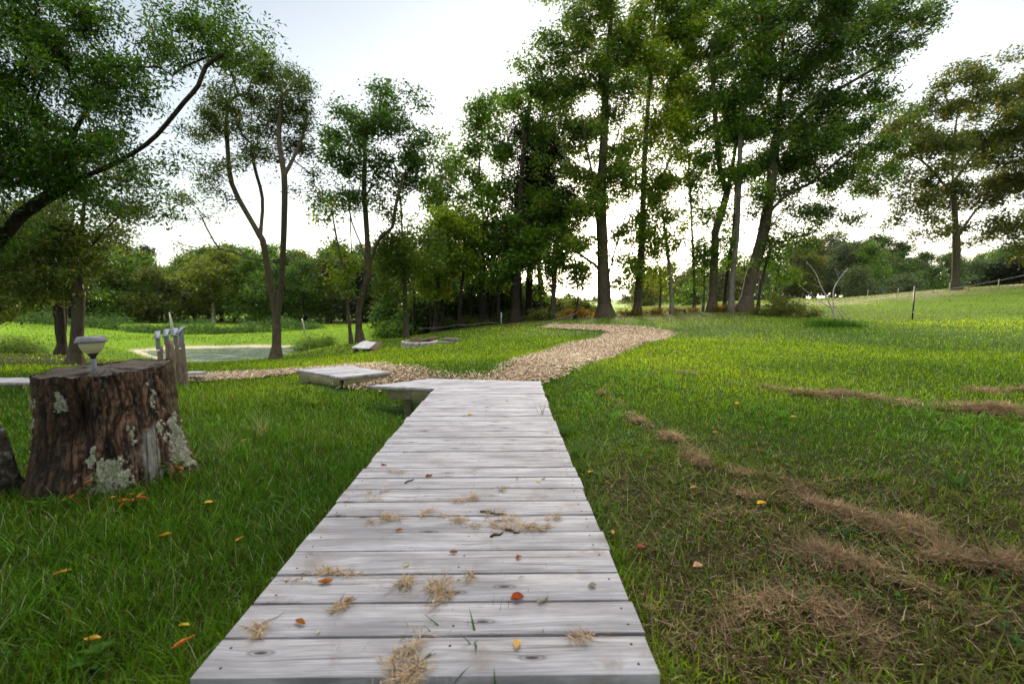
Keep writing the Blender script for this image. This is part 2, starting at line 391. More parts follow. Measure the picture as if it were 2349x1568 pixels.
# mulch path sheets
tm = NT('mulch_bed'); vm = tm.coord(); cm = tm.voro(vm, 55, 'Color'); nm_ = tm.noise(vm, 40, 4)
tm.pbsdf(tm.ramp(tm.math('ADD', tm.math('MULTIPLY', cm, .5), tm.math('MULTIPLY', nm_, .5)), [(.3, (.10, .055, .035)), (.5, (.30, .18, .115)), (.7, (.50, .35, .25))]), .9, tm.bump(nm_, .7, .02), .1)
def path_sheet(name, P, dens_c):
    x0, y0 = P.min(0) - .1; x1, y1 = P.max(0) + .1; s = .07
    nxg = int((x1 - x0) / s); nyg = int((y1 - y0) / s)
    X, Y = np.meshgrid(x0 + np.arange(nxg) * s, y0 + np.arange(nyg) * s)
    d = dpoly(X, Y, P) * np.where(inpoly(X, Y, P), 1, -1) + .06 * fbm2(X, Y, 4, 3, 2)
    keep = d > -.02
    Z = H(X, Y) + np.clip(d * .3, -.01, .025) + .006
    id_ = -np.ones(X.shape, int); id_[keep] = np.arange(keep.sum())
    qd = np.stack([id_[:-1, :-1], id_[:-1, 1:], id_[1:, 1:], id_[1:, :-1]], -1).reshape(-1, 4); qd = qd[(qd >= 0).all(1)]
    o = mesh_np(name, np.stack([X[keep], Y[keep], Z[keep]], 1), [qd], tm.m, smooth=True); tag(o, kind='structure')
path_sheet('mulch_path', PATH_R, 0); path_sheet('mulch_path_branch', PATH_L, 0)
# wood chips (countless)
def quads_scatter(P, az, tilt, roll, L, W, colr, fold=0):
    """flat diamond/rect flakes"""
    n = len(P)
    d = np.stack([np.cos(az) * np.cos(tilt), np.sin(az) * np.cos(tilt), np.sin(tilt)], 1)
    s = np.stack([-np.sin(az), np.cos(az), np.zeros(n)], 1); u = np.cross(d, s)
    s = s * np.cos(roll)[:, None] + u * np.sin(roll)[:, None]
    L = L[:, None] / 2; W = W[:, None] / 2
    V = np.stack([P - d * L - s * W, P + d * L - s * W * .7, P + d * L * .9 + s * W, P - d * L * .9 + s * W * .8], 1).reshape(-1, 3)
    return V, np.arange(4 * n).reshape(n, 4), np.repeat(colr, 4, 0)
chips = []
for P, n0 in ((PATH_R, 75000), (PATH_L, 30000)):
    x0, y0 = P.min(0) - .15; x1, y1 = P.max(0) + .15
    rad = lambda a: np.hypot(a[:, 0], a[:, 1])
    A = np.c_[rng.uniform(x0, x1, n0 * 14), rng.uniform(y0, y1, n0 * 14)]
    d = dpoly(A[:, 0], A[:, 1], P) * np.where(inpoly(A[:, 0], A[:, 1], P), 1, -1)
    k = rng.random(len(A)) < np.clip((d + .22) / .42, 0, 1) ** 1.3 * np.minimum(1, (6.5 / rad(A)) ** 1.2)
    A = A[k][:n0]
    chips.append(A)
A = np.concatenate(chips); n = len(A); rA = np.hypot(A[:, 0], A[:, 1]); s_ = np.clip(rA / 9, 1, 1.9)
pal = np.array([(.50, .38, .25), (.62, .50, .35), (.32, .21, .12), (.70, .60, .45), (.13, .085, .05), (.44, .32, .20)])
cc_ = pal[rng.integers(0, 6, n)] * rng.uniform(.75, 1.1, (n, 1))
V, Fq, C = quads_scatter(np.c_[A, H(A[:, 0], A[:, 1]) + .03 + rng.random(n) * .02], rng.uniform(0, 6.3, n), rng.normal(0, .25, n), rng.normal(0, .4, n),
                         rng.uniform(.012, .045, n) * s_, rng.uniform(.005, .014, n) * s_, cc_)
mch = NT('wood_chip'); mch.pbsdf(mch.attr('Col', 'Color'), .85, None, .15)
tag(mesh_np('wood_chips', V, [Fq], mch.m, colr=C), kind='stuff')

# ------------------------------------------------------------------ boardwalk
VPX = 1161.0
def edge_pt(px, py): return at_z(px, py, 0)[:2]
Ln, Rn = edge_pt(512, 1463), edge_pt(1478, 1465)
ang = math.atan2((VPX - CX) / F, 1.0)   # deck heading
ax = np.array([math.sin(ang), math.cos(ang)]); rt = np.array([math.cos(ang), -math.sin(ang)])
l0 = float(Ln @ rt); r0 = float(Rn @ rt)
def clip_half(P, n, c):
    out = []
    for i in range(len(P)):
        a, b = P[i], P[(i + 1) % len(P)]; da, db = a @ n - c, b @ n - c
        if da <= 0: out.append(a)
        if da * db < 0: out.append(a + (b - a) * (da / (da - db)))
    return out
def plank_set(mb, poly, ang, wd, gap, z, th, seed, jitter=.0, ragged=0):
    """boards running along ang, cut to a convex outline"""
    poly = [np.array(p, float) for p in poly]; u = np.array([math.cos(ang), math.sin(ang)]); v = np.array([-math.sin(ang), math.cos(ang)])
    lo = min(p @ v for p in poly); hi = max(p @ v for p in poly); r_ = random.Random(seed); t = lo; k = 0
    while t < hi:
        ww_ = wd * r_.uniform(.97, 1.02)
        P = clip_half(clip_half(poly, -v, -t), v, t + ww_)
        if len(P) >= 3:
            P = np.array(P)
            if ragged: # stretch ends along the board
                c = P.mean(0); e = (P - c) @ u; P = P + np.outer(np.sign(e) * r_.uniform(-ragged, ragged), u)
            zz = z + r_.uniform(-.002, .002); off = r_.uniform(0, 40)
            g = np.stack([P @ u + off, P @ v - t + k * .35 + off], 1)
            mb.prism(P, zz - th, zz, g)
        t += ww_ + gap * r_.uniform(.6, 1.3); k += 1
bw = empty('boardwalk', (0, 2.5, 0), 'weathered grey plank boardwalk running away over the lawn with a side wing', 'boardwalk')
mb = MB(); nails = MB()
y = float(at_z(1000, 1549, 0) @ np.r_[ax, 0]); y_end = 4.86; k = 0; rb = random.Random(3)
first_visible = y
while y < y_end:
    wd = .138 * rb.uniform(.97, 1.02); j0, j1 = rb.uniform(-.008, .006), rb.uniform(-.006, .008)
    bow = .02 * math.sin(y * 1.3)
    a, b = l0 + j0 + (.03 if y > 3.6 else 0) * (y - 3.6), r0 + j1 + bow * .3
    P = np.array([ax * y + rt * a, ax * y + rt * b, ax * (y + wd) + rt * b, ax * (y + wd) + rt * a])
    sk = rb.uniform(-.003, .003); P[0] += ax * sk; P[3] += ax * sk
    off = rb.uniform(0, 40); g = np.stack([P @ rt + off, P @ ax - y + k * .31 + off], 1); zz = rb.uniform(-.002, .002)
    mb.prism(P, zz - .036, zz, g)
    for s in (a + .05, (a + b) / 2 + .04, b - .05):
        for f in (.25, .77):
            if rb.random() < .85:
                c = ax * (y + wd * f) + rt * (s + rb.uniform(-.012, .012)); mb.cur = 1; mb.lathe([(.0042, -.001), (.0042, .0009)], (c[0], c[1], zz), 7); mb.cur = 0
    y += wd + rb.uniform(.007, .011); k += 1
y_main = y
nt = NT('nail_head'); nt.pbsdf((.04, .022, .015), .7, None, .3)
pk = mb.build('planks', None, bw, bevel=.0025, org=bw.location, mats=[M_plank, nt.m])
# wing
Wp = [edge_pt(843, 885), edge_pt(1003, 894), ax * y_main + rt * (l0 + .04), ax * y_main + rt * r0, edge_pt(1243, 874), edge_pt(985, 868)]
W_hull = [Wp[0], Wp[1], Wp[2], Wp[3], Wp[4], Wp[5]]
mb = MB(); wing_ang = math.atan2(.51, .88)
# two convex pieces so the notch stays open: boards all run the same way
plank_set(mb, [Wp[0], ax * y_main + rt * (l0 + .0), ax * y_main + rt * r0, Wp[4], Wp[5]], wing_ang * .75, .139, .005, .001, .036, 5, ragged=.012)
mb.build('wing_planks', M_plank, bw, bevel=.004, org=bw.location)
def beam_between(a, b, z1, h, t, name, parent, mat=M_beam, shrink=0):
    a = np.asarray(a, float); b = np.asarray(b, float); d = b - a; L = np.linalg.norm(d); m = MB()
    m.box(((a[0] + b[0]) / 2, (a[1] + b[1]) / 2, z1 - h / 2), (L - shrink, t, h), math.atan2(d[1], d[0]), off=a[0])
    return m.build(name, mat, parent, bevel=.004, org=parent.location)
st_ = ax * first_visible
beam_between(ax * (first_visible + .03) + rt * (l0 + .09), ax * (y_main - .05) + rt * (l0 + .09), -.039, .14, .038, 'side_beam', bw)
beam_between(ax * (first_visible + .03) + rt * (r0 - .09), ax * (y_main - .05) + rt * (r0 - .09), -.039, .14, .038, 'side_beam', bw)
nE = Wp[0]; nF = ax * y_main + rt * l0
inn = (Wp[4] - nF); inn = inn / np.linalg.norm(inn)
dirE = (nF - nE) / np.linalg.norm(nF - nE); per = np.array([-dirE[1], dirE[0]])
beam_between(nE + dirE * .22 + per * .05, nE + dirE * .52 + per * .05, -.039, .10, .038, 'side_beam', bw)
beam_between(nE + dirE * .525 + per * .035, nF + dirE * .06 + per * .035, -.039, .125, .05, 'side_beam', bw)
for p in (nE + dirE * .42 + per * .14, nF + per * .12 - dirE * -.25, ax * 3 + rt * (l0 + .16), ax * 3 + rt * (r0 - .16)):
    m = MB(); zg = float(H(p[0], p[1])) - .15; m.box((p[0], p[1], (zg - .042) / 2), (.09, .09, -.042 - zg), .1, off=p[0])
    m.build('support_post', M_beam, bw, bevel=.004, org=bw.location)
# the small step platform on the left
pf_c = [edge_pt(680, 851), edge_pt(783, 868), edge_pt(897, 856), edge_pt(800, 841)]
pf = empty('step_platform', (*np.mean(pf_c, 0), 0), 'low square plank platform set in the mulch left of the boardwalk', 'platform')
mb = MB(); a_ = math.atan2(*(pf_c[3] - pf_c[0])[::-1]); plank_set(mb, pf_c, a_, .139, .006, .02, .034, 8, ragged=.006)
mb.build('planks', M_plank, pf, bevel=.004, org=pf.location)
cpf = np.mean(pf_c, 0)
for i in range(4):
    a, b = [p + (cpf - p) * .05 for p in (pf_c[i], pf_c[(i + 1) % 4])]
    beam_between(a, b, -.016, .10, .036, 'frame_beam', pf, shrink=.045)
# plank crossing behind the stump and white board by the posts
cr = at_z(-60, 871, -.02)
cb = empty('footbridge', (cr[0], cr[1], 0), 'low grey plank footbridge passing behind the tree stump', 'footbridge')
mb = MB(); Pc = [at_z(-260, 866, -.02)[:2], at_z(-260, 879, -.02)[:2], at_z(75, 876, -.02)[:2], at_z(75, 866, -.02)[:2]]
plank_set(mb, Pc, math.pi / 2, .139, .006, -.02, .034, 4, ragged=.01); mb.build('planks', M_plank, cb, bevel=.003, org=cb.location)
beam_between(Pc[1] + [0, .03], Pc[2] + [0, .03], -.058, .09, .036, 'side_beam', cb)
wbp = at_z(448, 857, -.06); mb = MB(); mb.box((wbp[0], wbp[1], -.05), (.24, .14, .035), .1, off=2)
o = mb.build('loose_board', M_plank, bevel=.003); tag(o, 'short pale board lying on the grass beside the log posts', 'board')

# ------------------------------------------------------------------ blades (grass, straw, stems)
def blades(P, az, lean, curv, L, W, C, segs=2, twist=None):
    """ribbon blades: P (n,3) roots, az heading, lean from vertical, curv extra lean towards tip"""
    n = len(P); V = np.zeros((n, 2 * segs + 1, 3)); p = P.copy(); sd = np.stack([-np.sin(az), np.cos(az), np.zeros(n)], 1)
    if twist is not None:
        sd = sd * np.cos(twist)[:, None] + np.stack([np.cos(az), np.sin(az), np.zeros(n)], 1) * np.sin(twist)[:, None]
    for k in range(segs + 1):
        wk = W * (1 - (k / segs) ** 1.6) if segs > 1 else W
        if k < segs: V[:, 2 * k] = p - sd * wk[:, None] / 2; V[:, 2 * k + 1] = p + sd * wk[:, None] / 2
        else: V[:, 2 * k] = p
        a = lean + curv * (k + .5) / segs; st = (L / segs)[:, None]
        p = p + st * np.stack([np.cos(az) * np.sin(a), np.sin(az) * np.sin(a), np.cos(a)], 1)
    nv = 2 * segs + 1; b = (np.arange(n) * nv)[:, None]
    Q = np.concatenate([b + np.array([2 * k, 2 * k + 1, 2 * k + 3, 2 * k + 2]) for k in range(segs - 1)]) if segs > 1 else np.zeros((0, 4), int)
    T = b + np.array([2 * segs - 2, 2 * segs - 1, 2 * segs])
    return V.reshape(-1, 3), Q, T, np.repeat(C, nv, 0)
STUMP = np.array([-2.47, 2.75]); 
deck_poly = np.array([ax * -1 + rt * l0, ax * -1 + rt * r0, Wp[4], Wp[5], Wp[0], ax * 4.86 + rt * l0])
def free(x, y, m=0.0):
    f = ~pathmask(x, y, 0)
    f &= ~(inpoly(x, y, deck_poly)) | (np.zeros_like(x, bool))
    f &= ~inpoly(x, y, np.array(pf_c)) & ~(dpoly(x, y, np.array(pf_c)) < .16) & ~inpoly(x, y, np.array(Pc))
    f &= np.hypot(x - STUMP[0], y - STUMP[1]) > .33
    f &= ~(inpoly(x, y, POND)) 
    return f
def polar(n, r0_, r1, pw, half=1.05):
    """density ~ r^-pw"""
    e = 2 - pw; u = rng.random(n); r = (r0_ ** e + u * (r1 ** e - r0_ ** e)) ** (1 / e); a = rng.uniform(-half, half, n)
    return r * np.sin(a), r * np.cos(a), r
def lawn(n, r0_, r1, pw, h0, wid, seg, name=None):
    x, y, r = polar(n, r0_, r1, pw); k = free(x, y)
    pdn = dpoly(x, y, POND); k &= ~(pdn < .35)
    b = brown_mask(x, y); cl = fbm2(x, y, 2.2, 3, 40); big = fbm2(x, y, .35, 3, 41)
    k &= rng.random(n) < 1 - .12 * b - .45 * sst(.0, .35, fbm2(x, y, 7, 3, 43))
    x, y, r, b, cl, big = [a[k] for a in (x, y, r, b, cl, big)]; n = len(x)
    # dry blades
    dry = rng.random(n) < np.clip(.07 + .52 * b + .12 * sst(.1, .5, big), 0, .85)
    left_lush_dim = (1 - sst(-1.2, -.2, x)) * (1 - sst(4.5, 7, y))
    hh = h0 * (1 + .35 * cl) * (1 - .35 * b) * (1 + .9 * left_lush_dim) * rng.uniform(.5, 1.35, n)
    hh *= 1 + .5 * (1 - sst(.05, .3, dpoly(x, y, deck_poly))) * np.where((x < 0) & (y > 4.2), -.9, 1)
    gt = rng.random((n, 1)); bt = np.clip(.5 + big * .9 + rng.normal(0, .15, n), 0, 1)[:, None]
    c1 = np.array([.075, .20, .003]); c2 = np.array([.27, .39, .004]); c3 = np.array([.022, .105, .010])
    C = c1 + (c2 - c1) * bt; C = C + (c3 - C) * (left_lush_dim * .55)[:, None]  # near-left blades: own deeper green, with vignette darkness also put into the colour
    C = C * (.35 + 1.15 * gt ** 1.4) * (1 + .45 * np.clip(big, -.7, .5))[:, None]; fardim = sst(15, 20, y)[:, None]; C = C * (1 - .15 * fardim)
    D = np.array([.125, .075, .032]) * rng.uniform(.4, 1.5, (n, 1)); D = D + (np.array([.085, .09, .018]) - D) * (rng.random((n, 1)) < .45)
    pale = rng.random(n) < .07; C[pale] = np.array([.28, .36, .16]) * rng.uniform(.7, 1.1, (pale.sum(), 1)); C = np.where(dry[:, None], D, C)
    lean = np.abs(rng.normal(.55, .4, n)) + dry * .7 * b; curv = rng.uniform(.2, 1.3, n)
    ws = wid * rng.uniform(.6, 1.4, n) * np.clip((r / 3.2) ** .75, .8, 9); ls = hh * np.clip((r / 4) ** .25, 1, 1.9)
    z = H(x, y) - .005
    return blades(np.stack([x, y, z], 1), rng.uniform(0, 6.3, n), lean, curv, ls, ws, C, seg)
def merge(name, parts, mat, kind='stuff'):
    Vs, Qs, Ts, Cs = [], [], [], []; o = 0
    for V, Q, T, C in parts:
        Vs.append(V); Qs.append(Q + o); Ts.append(T + o); Cs.append(C); o += len(V)
    ob = mesh_np(name, np.concatenate(Vs), [np.concatenate(Qs), np.concatenate(Ts)], mat, colr=np.concatenate(Cs))
    if kind: tag(ob, kind=kind)
    return ob
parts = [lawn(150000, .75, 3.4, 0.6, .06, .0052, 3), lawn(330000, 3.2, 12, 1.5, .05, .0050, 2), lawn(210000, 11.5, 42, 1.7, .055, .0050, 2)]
merge('grass', parts, M_grass)

# straw windrows and matted dry grass
def strands(P, L, W, C, liemin=.9, segs=3):
    n = len(P)
    return blades(P, rng.uniform(0, 6.3, n), rng.uniform(liemin, 1.6, n), rng.uniform(-.9, .9, n), L, W, C, segs, rng.uniform(-.7, .7, n))
def straw_c(n, base=(.22, .14, .07)):
    c = np.array(base) * rng.uniform(.45, 1.5, (n, 1)); m = rng.random((n, 1)); return np.where(m < .12, np.array([.45, .33, .2]) * rng.uniform(.7, 1.2, (n, 1)), c)
rows = [([(1560, 858), (1600, 862)], .10, .03, 700), ([(1685, 884), (1705, 888)], .08, .02, 500),
        ([(1745, 890), (1830, 906), (1875, 910)], .13, .06, 6500), ([(1895, 912), (1960, 912), (2080, 932), (2200, 943), (2340, 944)], .16, .07, 13000),
        ([(2230, 903), (2349, 898), (2420, 897)], .12, .03, 2500),
        ([(1380, 900), (1400, 915), (1425, 935)], .07, .04, 1800), ([(1440, 955), (1500, 990), (1560, 1020), (1590, 1050), (1630, 1085)], .11, .06, 9000),
        ([(1690, 1092), (1790, 1105), (1850, 1160), (1960, 1190), (2040, 1225)], .11, .05, 8000), ([(1700, 1140), (1760, 1150), (1860, 1120), (1950, 1110)], .08, .03, 2500),
        ([(1620, 1200), (1700, 1185), (1790, 1225), (1850, 1265), (1930, 1290), (2050, 1300), (2200, 1290)], .13, .05, 9000), ([(1900, 1290), (2050, 1330), (2250, 1440), (2349, 1450)], .14, .05, 6500),
        ([(1500, 1420), (1580, 1500), (1700, 1420), (1850, 1390), (2000, 1490)], .14, .05, 6000), ([(2080, 1200), (2200, 1290), (2349, 1300)], .12, .04, 4000)]
row_obj = []
for pts, wd, ht, n in rows:
    far_ = pts[0][1] < 915 and pts[0][0] > 1700; wd *= .8 if far_ else .5; ht *= .9 if far_ else .5; n = int(n * (.95 if far_ else .6) * (.5 if pts[0][1] > 1350 else 1))
    L_ = smooth_line([G(*p)[:2] for p in pts], .03); i = rng.integers(0, len(L_), n)
    gate = fbm2(L_[i, 0], L_[i, 1], 2.5, 3, 70); off = rng.normal(0, 1, (n, 2)) * wd * .5 * (1 + 1.0 * gate[:, None]) * np.where(rng.random((n, 1)) < .18, 2.6, 1)
    P = L_[i] + off; d = np.linalg.norm(off, axis=1) / wd
    cl2 = fbm2(P[:, 0], P[:, 1], 7, 3, 71); z = H(P[:, 0], P[:, 1]) + .02 + ht * np.exp(-d * d * 1.2) * rng.uniform(.2, 1, n) * (1 + .8 * cl2)
    g2 = fbm2(P[:, 0], P[:, 1], 5.5, 3, 75); k = (rng.random(n) < (sst(-.15, .25, gate) * sst(-.35, .15, g2) * .93 + .07 if far_ else sst(-.16, .18, gate) * sst(-.3, .12, g2) * .94 + .06)) & free(P[:, 0], P[:, 1])
    P, z = P[k], z[k]; n = len(P)
    row_obj.append(strands(np.c_[P, z], rng.uniform(.03, .11, n), rng.uniform(.0018, .004, n) * np.clip(np.hypot(P[:, 0], P[:, 1]) / 3.5, 1, 2), straw_c(n) * (1 + .5 * cl2[k][:, None]), 1.2))
ob = merge('dry_grass_rows', row_obj, M_dry)
x, y, r = polar(120000, .8, 7, .9); b = brown_mask(x, y); k = free(x, y) & (rng.random(len(x)) < b * .8 + .05)
x, y, b = x[k], y[k], b[k]; n = len(x); cn = fbm2(x, y, 5, 3, 77)
merge('matted_dry_grass', [strands(np.stack([x, y, H(x, y) + .012 + rng.random(n) * .03 * (1 + cn)], 1), rng.uniform(.02, .08, n), rng.uniform(.0014, .003, n), straw_c(n, (.13, .08, .04)) * (1 + .3 * cn[:, None]), .9)], M_dry)
# clover
x, y, r = polar(6000, .9, 5, 1.2); k = free(x, y) & (rng.random(len(x)) < sst(.15, .35, fbm2(x, y, 1.7, 3, 90)) * .8); x, y = x[k], y[k]; n = len(x)
cv = []
for j in range(3):
    a = rng.uniform(0, 6.3, n) + j * 2.09
    P = np.stack([x + np.cos(a) * .008, y + np.sin(a) * .008, H(x, y) + rng.uniform(.02, .05, n)], 1)
    cv.append(quads_scatter(P, a, rng.normal(.1, .2, n), rng.normal(0, .3, n), np.full(n, .012), np.full(n, .011), np.array([.05, .15, .03]) * rng.uniform(.7, 1.3, (n, 1))))
o_ = 0; Vs, Qs, Cs = [], [], []
for V, Q, C in cv: Vs.append(V); Qs.append(Q + o_); Cs.append(C); o_ += len(V)
tag(mesh_np('clover', np.concatenate(Vs), [np.concatenate(Qs)], M_grass, colr=np.concatenate(Cs)), kind='stuff')

# crabgrass rosettes and pale stalks in the near lawn
x, y, r = polar(1500, .9, 6.5, 1.0, .95); k = free(x, y) & (fbm2(x, y, 1.3, 3, 95) > -.15); x, y = x[k], y[k]; nb = 9
X9, Y9 = np.repeat(x, nb), np.repeat(y, nb); n = len(X9); tn_ = np.repeat(rng.uniform(.6, 1.3, len(x)), nb)[:, None]; bb_ = brown_mask(X9, Y9)[:, None]
Cg = (np.array([.10, .25, .02]) * (1 - bb_) + np.array([.13, .12, .03]) * bb_) * tn_ * rng.uniform(.7, 1.2, (n, 1)); az9 = rng.uniform(0, 6.3, n)
rb9 = blades(np.stack([X9 + np.cos(az9) * .008, Y9 + np.sin(az9) * .008, H(X9, Y9)], 1), az9, rng.uniform(.4, 1.1, n), rng.uniform(.3, 1.2, n), rng.uniform(.06, .15, n), rng.uniform(.006, .010, n), Cg, 4)
x, y, r = polar(2600, .9, 7, .8, .95); k = free(x, y) & (rng.random(len(x)) < sst(-.2, .3, fbm2(x, y, 1.1, 3, 96))); x, y = x[k], y[k]; n = len(x)
st9 = blades(np.stack([x, y, H(x, y) + .01], 1), rng.uniform(0, 6.3, n), rng.uniform(.2, 1.3, n), rng.uniform(-.2, .6, n), rng.uniform(.10, .22, n), np.full(n, .0028), np.array([.30, .34, .19]) * rng.uniform(.6, 1.1, (n, 1)), 3)
merge('crabgrass', [rb9, st9], M_grass)
# crumbs and loose straws scattered over the boards
n = 900; yy_ = rng.uniform(float(first_visible) + .02, 4.9, n); yy_ = np.where(rng.random(n) < .5, yy_, float(first_visible) + .142 + np.floor((yy_ - first_visible) / .1475) * .1475 + rng.normal(0, .004, n))
xx_ = rng.uniform(l0 + .03, r0 - .03, n); PP = np.c_[np.outer(yy_, ax) + np.outer(xx_, rt), np.full(n, .003)]; PP[:, 2] += rng.random(n) * .003
k_ = rng.random((n, 1)); CC = np.where(k_ < .45, np.array([.34, .24, .13]), np.where(k_ < .8, np.array([.07, .05, .04]), np.array([.35, .16, .06]))) * rng.uniform(.5, 1.3, (n, 1))
lit_a = blades(PP, rng.uniform(0, 6.3, n), np.full(n, 1.54), rng.uniform(-.1, .1, n), rng.uniform(.004, .035, n) * np.where(rng.random(n) < .5, .5, 1), rng.uniform(.001, .0032, n), CC, 2)
merge('deck_litter', [lit_a], M_dry)

# ------------------------------------------------------------------ trees
def ring_tubes(P, par, rad, nside):
    """tubes along all edges of a skeleton; main child shares the parent's ring"""
    n = len(P); E = np.where(par >= 0)[0]; p = par[E]
    d = P[E] - P[p]; ln = np.linalg.norm(d, axis=1); E = E[ln > 1e-5]; p = par[E]; d = P[E] - P[p]; d /= np.linalg.norm(d, axis=1)[:, None]
    D = np.zeros((n, 3)); D[E] = d
    main = -np.ones(n, int); order = E[np.argsort(rad[E])]; main[par[order]] = order
    T = D.copy(); has = main >= 0; T[has] = D[has] + D[main[has]] ; root = (par < 0) & has; T[root] = D[main[root]]
    T /= np.linalg.norm(T, axis=1)[:, None] + 1e-9
    def frame(t):
        ref = np.where(np.abs(t[:, 1:2]) > .95, np.array([[1., 0, 0]]), np.array([[0., 1., 0]])); a = np.cross(t, ref); a /= np.linalg.norm(a, axis=1)[:, None] + 1e-9
        return a, np.cross(t, a)
    ism = main[p] == E; t0 = np.where(ism[:, None], T[p], d); r0 = np.where(ism, rad[p], np.minimum(rad[p], rad[E] * 1.25)); t1 = T[E]; r1 = rad[E]
    a = np.arange(nside) * 2 * np.pi / nside; A0, B0 = frame(t0); A1, B1 = frame(t1)
    c, s = np.cos(a)[None, :, None], np.sin(a)[None, :, None]
    V0 = P[p][:, None] + r0[:, None, None] * (A0[:, None] * c + B0[:, None] * s); V1 = P[E][:, None] + r1[:, None, None] * (A1[:, None] * c + B1[:, None] * s)
    V = np.concatenate([V0, V1], 1).reshape(-1, 3); m = len(E); b = (np.arange(m) * 2 * nside)[:, None, None]
    k = np.arange(nside); Q = (b + np.stack([k, (k + 1) % nside, (k + 1) % nside + nside, k + nside], 1)[None]).reshape(-1, 4)
    return V, Q
def grow(base, limbs, attr, rb, step=.35, rmin=.004, wob=.05, seed=0, expo=.72):
    r_ = np.random.default_rng(seed); N = 60000
    P = np.zeros((N, 3)); par = -np.ones(N, int); fixed = np.zeros(N); n = 1; P[0] = base
    for L in limbs:
        L = np.array(L); q0 = L[0]; i0 = int(np.argmin(np.linalg.norm(P[:n] - q0, axis=1))); prev = i0; pts = [P[i0]] + [l for l in L[1:]]
        for a, b in zip(pts[:-1], pts[1:]):
            k = max(1, int(np.linalg.norm(b - a) / step))
            for j in range(1, k + 1):
                t = j / k; q_ = a + (b - a) * t + (r_.normal(0, wob * .35, 3) if j < k else 0); P[n] = q_; par[n] = prev; prev = n; n += 1
    n_l = n
    d0 = np.array([np.min(np.linalg.norm(P[:n] - a, axis=1)) for a in attr]) if len(attr) else np.zeros(0)
    tips = []; base_z = base[2]
    for i in np.argsort(d0):
        a = attr[i]; dv = P[:n] - a; dist = np.linalg.norm(dv, axis=1); up = dv[:, 2] / (dist + 1e-6)
        low = np.where(P[:n, 2] < base_z + .16 * (a[2] - base_z), 3., 0)
        j = int(np.argmin(dist * (1 + .45 * np.clip(up + .25, 0, 1.2)) + low)); D = dist[j]; k = max(1, int(D / step)); q0 = P[j]; prev = j
        bend = r_.normal(0, .12 * D, 3); bend[2] += .06 * D
        for m in range(1, k + 1):
            t = m / k; q_ = q0 + (a - q0) * t + bend * math.sin(math.pi * t) + (r_.normal(0, wob, 3) if m < k else 0)
            if n >= N: break
            P[n] = q_; par[n] = prev; prev = n; n += 1
        tips.append(prev)
    P = P[:n]; par = par[:n]; cnt = np.zeros(n)
    if len(tips): np.add.at(cnt, tips, 1.)
    cnt = np.maximum(cnt, 0)
    leafn = np.ones(n, bool); leafn[par[par >= 0]] = False; cnt[leafn & (cnt == 0)] = 1
    for i in range(n - 1, 0, -1): cnt[par[i]] += cnt[i]
    rad = np.maximum(rmin, rb * (cnt / cnt[0]) ** expo)
    rad[0] *= 1.35
    z = P[:, 2] - base[2]; onl = np.arange(n) < n_l
    rad *= 1 + np.where(onl, .35 * np.exp(-np.maximum(z, 0) / .25), 0)
    return P, par, rad, np.array(tips, int)
def leaves(P, par, tips, K, sig, LL, LW, pal, seed, droop=.3, flat_=.7):
    r_ = np.random.default_rng(seed); T = np.repeat(tips, K); n = len(T); pp = P[np.maximum(par[T], 0)]; t = r_.random((n, 1)) ** .6
    C0 = pp + (P[T] - pp) * t + r_.normal(0, 1, (n, 3)) * sig * np.array([1, 1, flat_])
    az = r_.uniform(0, 2 * np.pi, n); el = r_.normal(-droop, .5, n); roll = r_.normal(0, .9, n)
    d = np.stack([np.cos(az) * np.cos(el), np.sin(az) * np.cos(el), np.sin(el)], 1); s = np.stack([-np.sin(az), np.cos(az), np.zeros(n)], 1); u = np.cross(d, s)
    s = s * np.cos(roll)[:, None] + u * np.sin(roll)[:, None]; nn = np.cross(d, s)
    L = (LL * r_.uniform(.6, 1.35, n))[:, None]; W = (LW * r_.uniform(.6, 1.3, n))[:, None]
    V = np.stack([C0 - d * L * .5, C0 - s * W * .5 + nn * W * .18, C0 + d * L * .5, C0 + s * W * .5 + nn * W * .18], 1).reshape(-1, 3)
    pal = np.array(pal); ci = r_.random(n); cl = np.repeat(r_.random(len(tips)), K)
    w_ = np.clip(cl * .8 + ci * .35 - .08, 0, .999) * (len(pal) - 1); i = w_.astype(int); f = (w_ - i)[:, None]
    C = (pal[i] * (1 - f) + pal[i + 1] * f) * r_.uniform(.7, 1.3, (n, 1))
    odd = r_.random(n) < .005; C[odd] = np.array([.35, .22, .03])
    return V, np.arange(4 * n).reshape(n, 4), np.repeat(C, 4, 0)
GRN = [(.016, .050, .005), (.055, .135, .007), (.15, .26, .010)]
DRK = [(.012, .034, .006), (.034, .085, .008), (.085, .16, .010)]
YEL = [(.045, .11, .006), (.12, .20, .008), (.26, .32, .012)]
BLU = [(.03, .052, .026), (.05, .08, .035), (.075, .11, .045)]
OLI = [(.028, .055, .010), (.06, .09, .012), (.12, .125, .014)]
ORG = [(.06, .07, .012), (.13, .10, .018), (.24, .11, .02)]
CED = [(.006, .013, .005), (.009, .02, .007), (.014, .03, .008)]
COV = 1.6
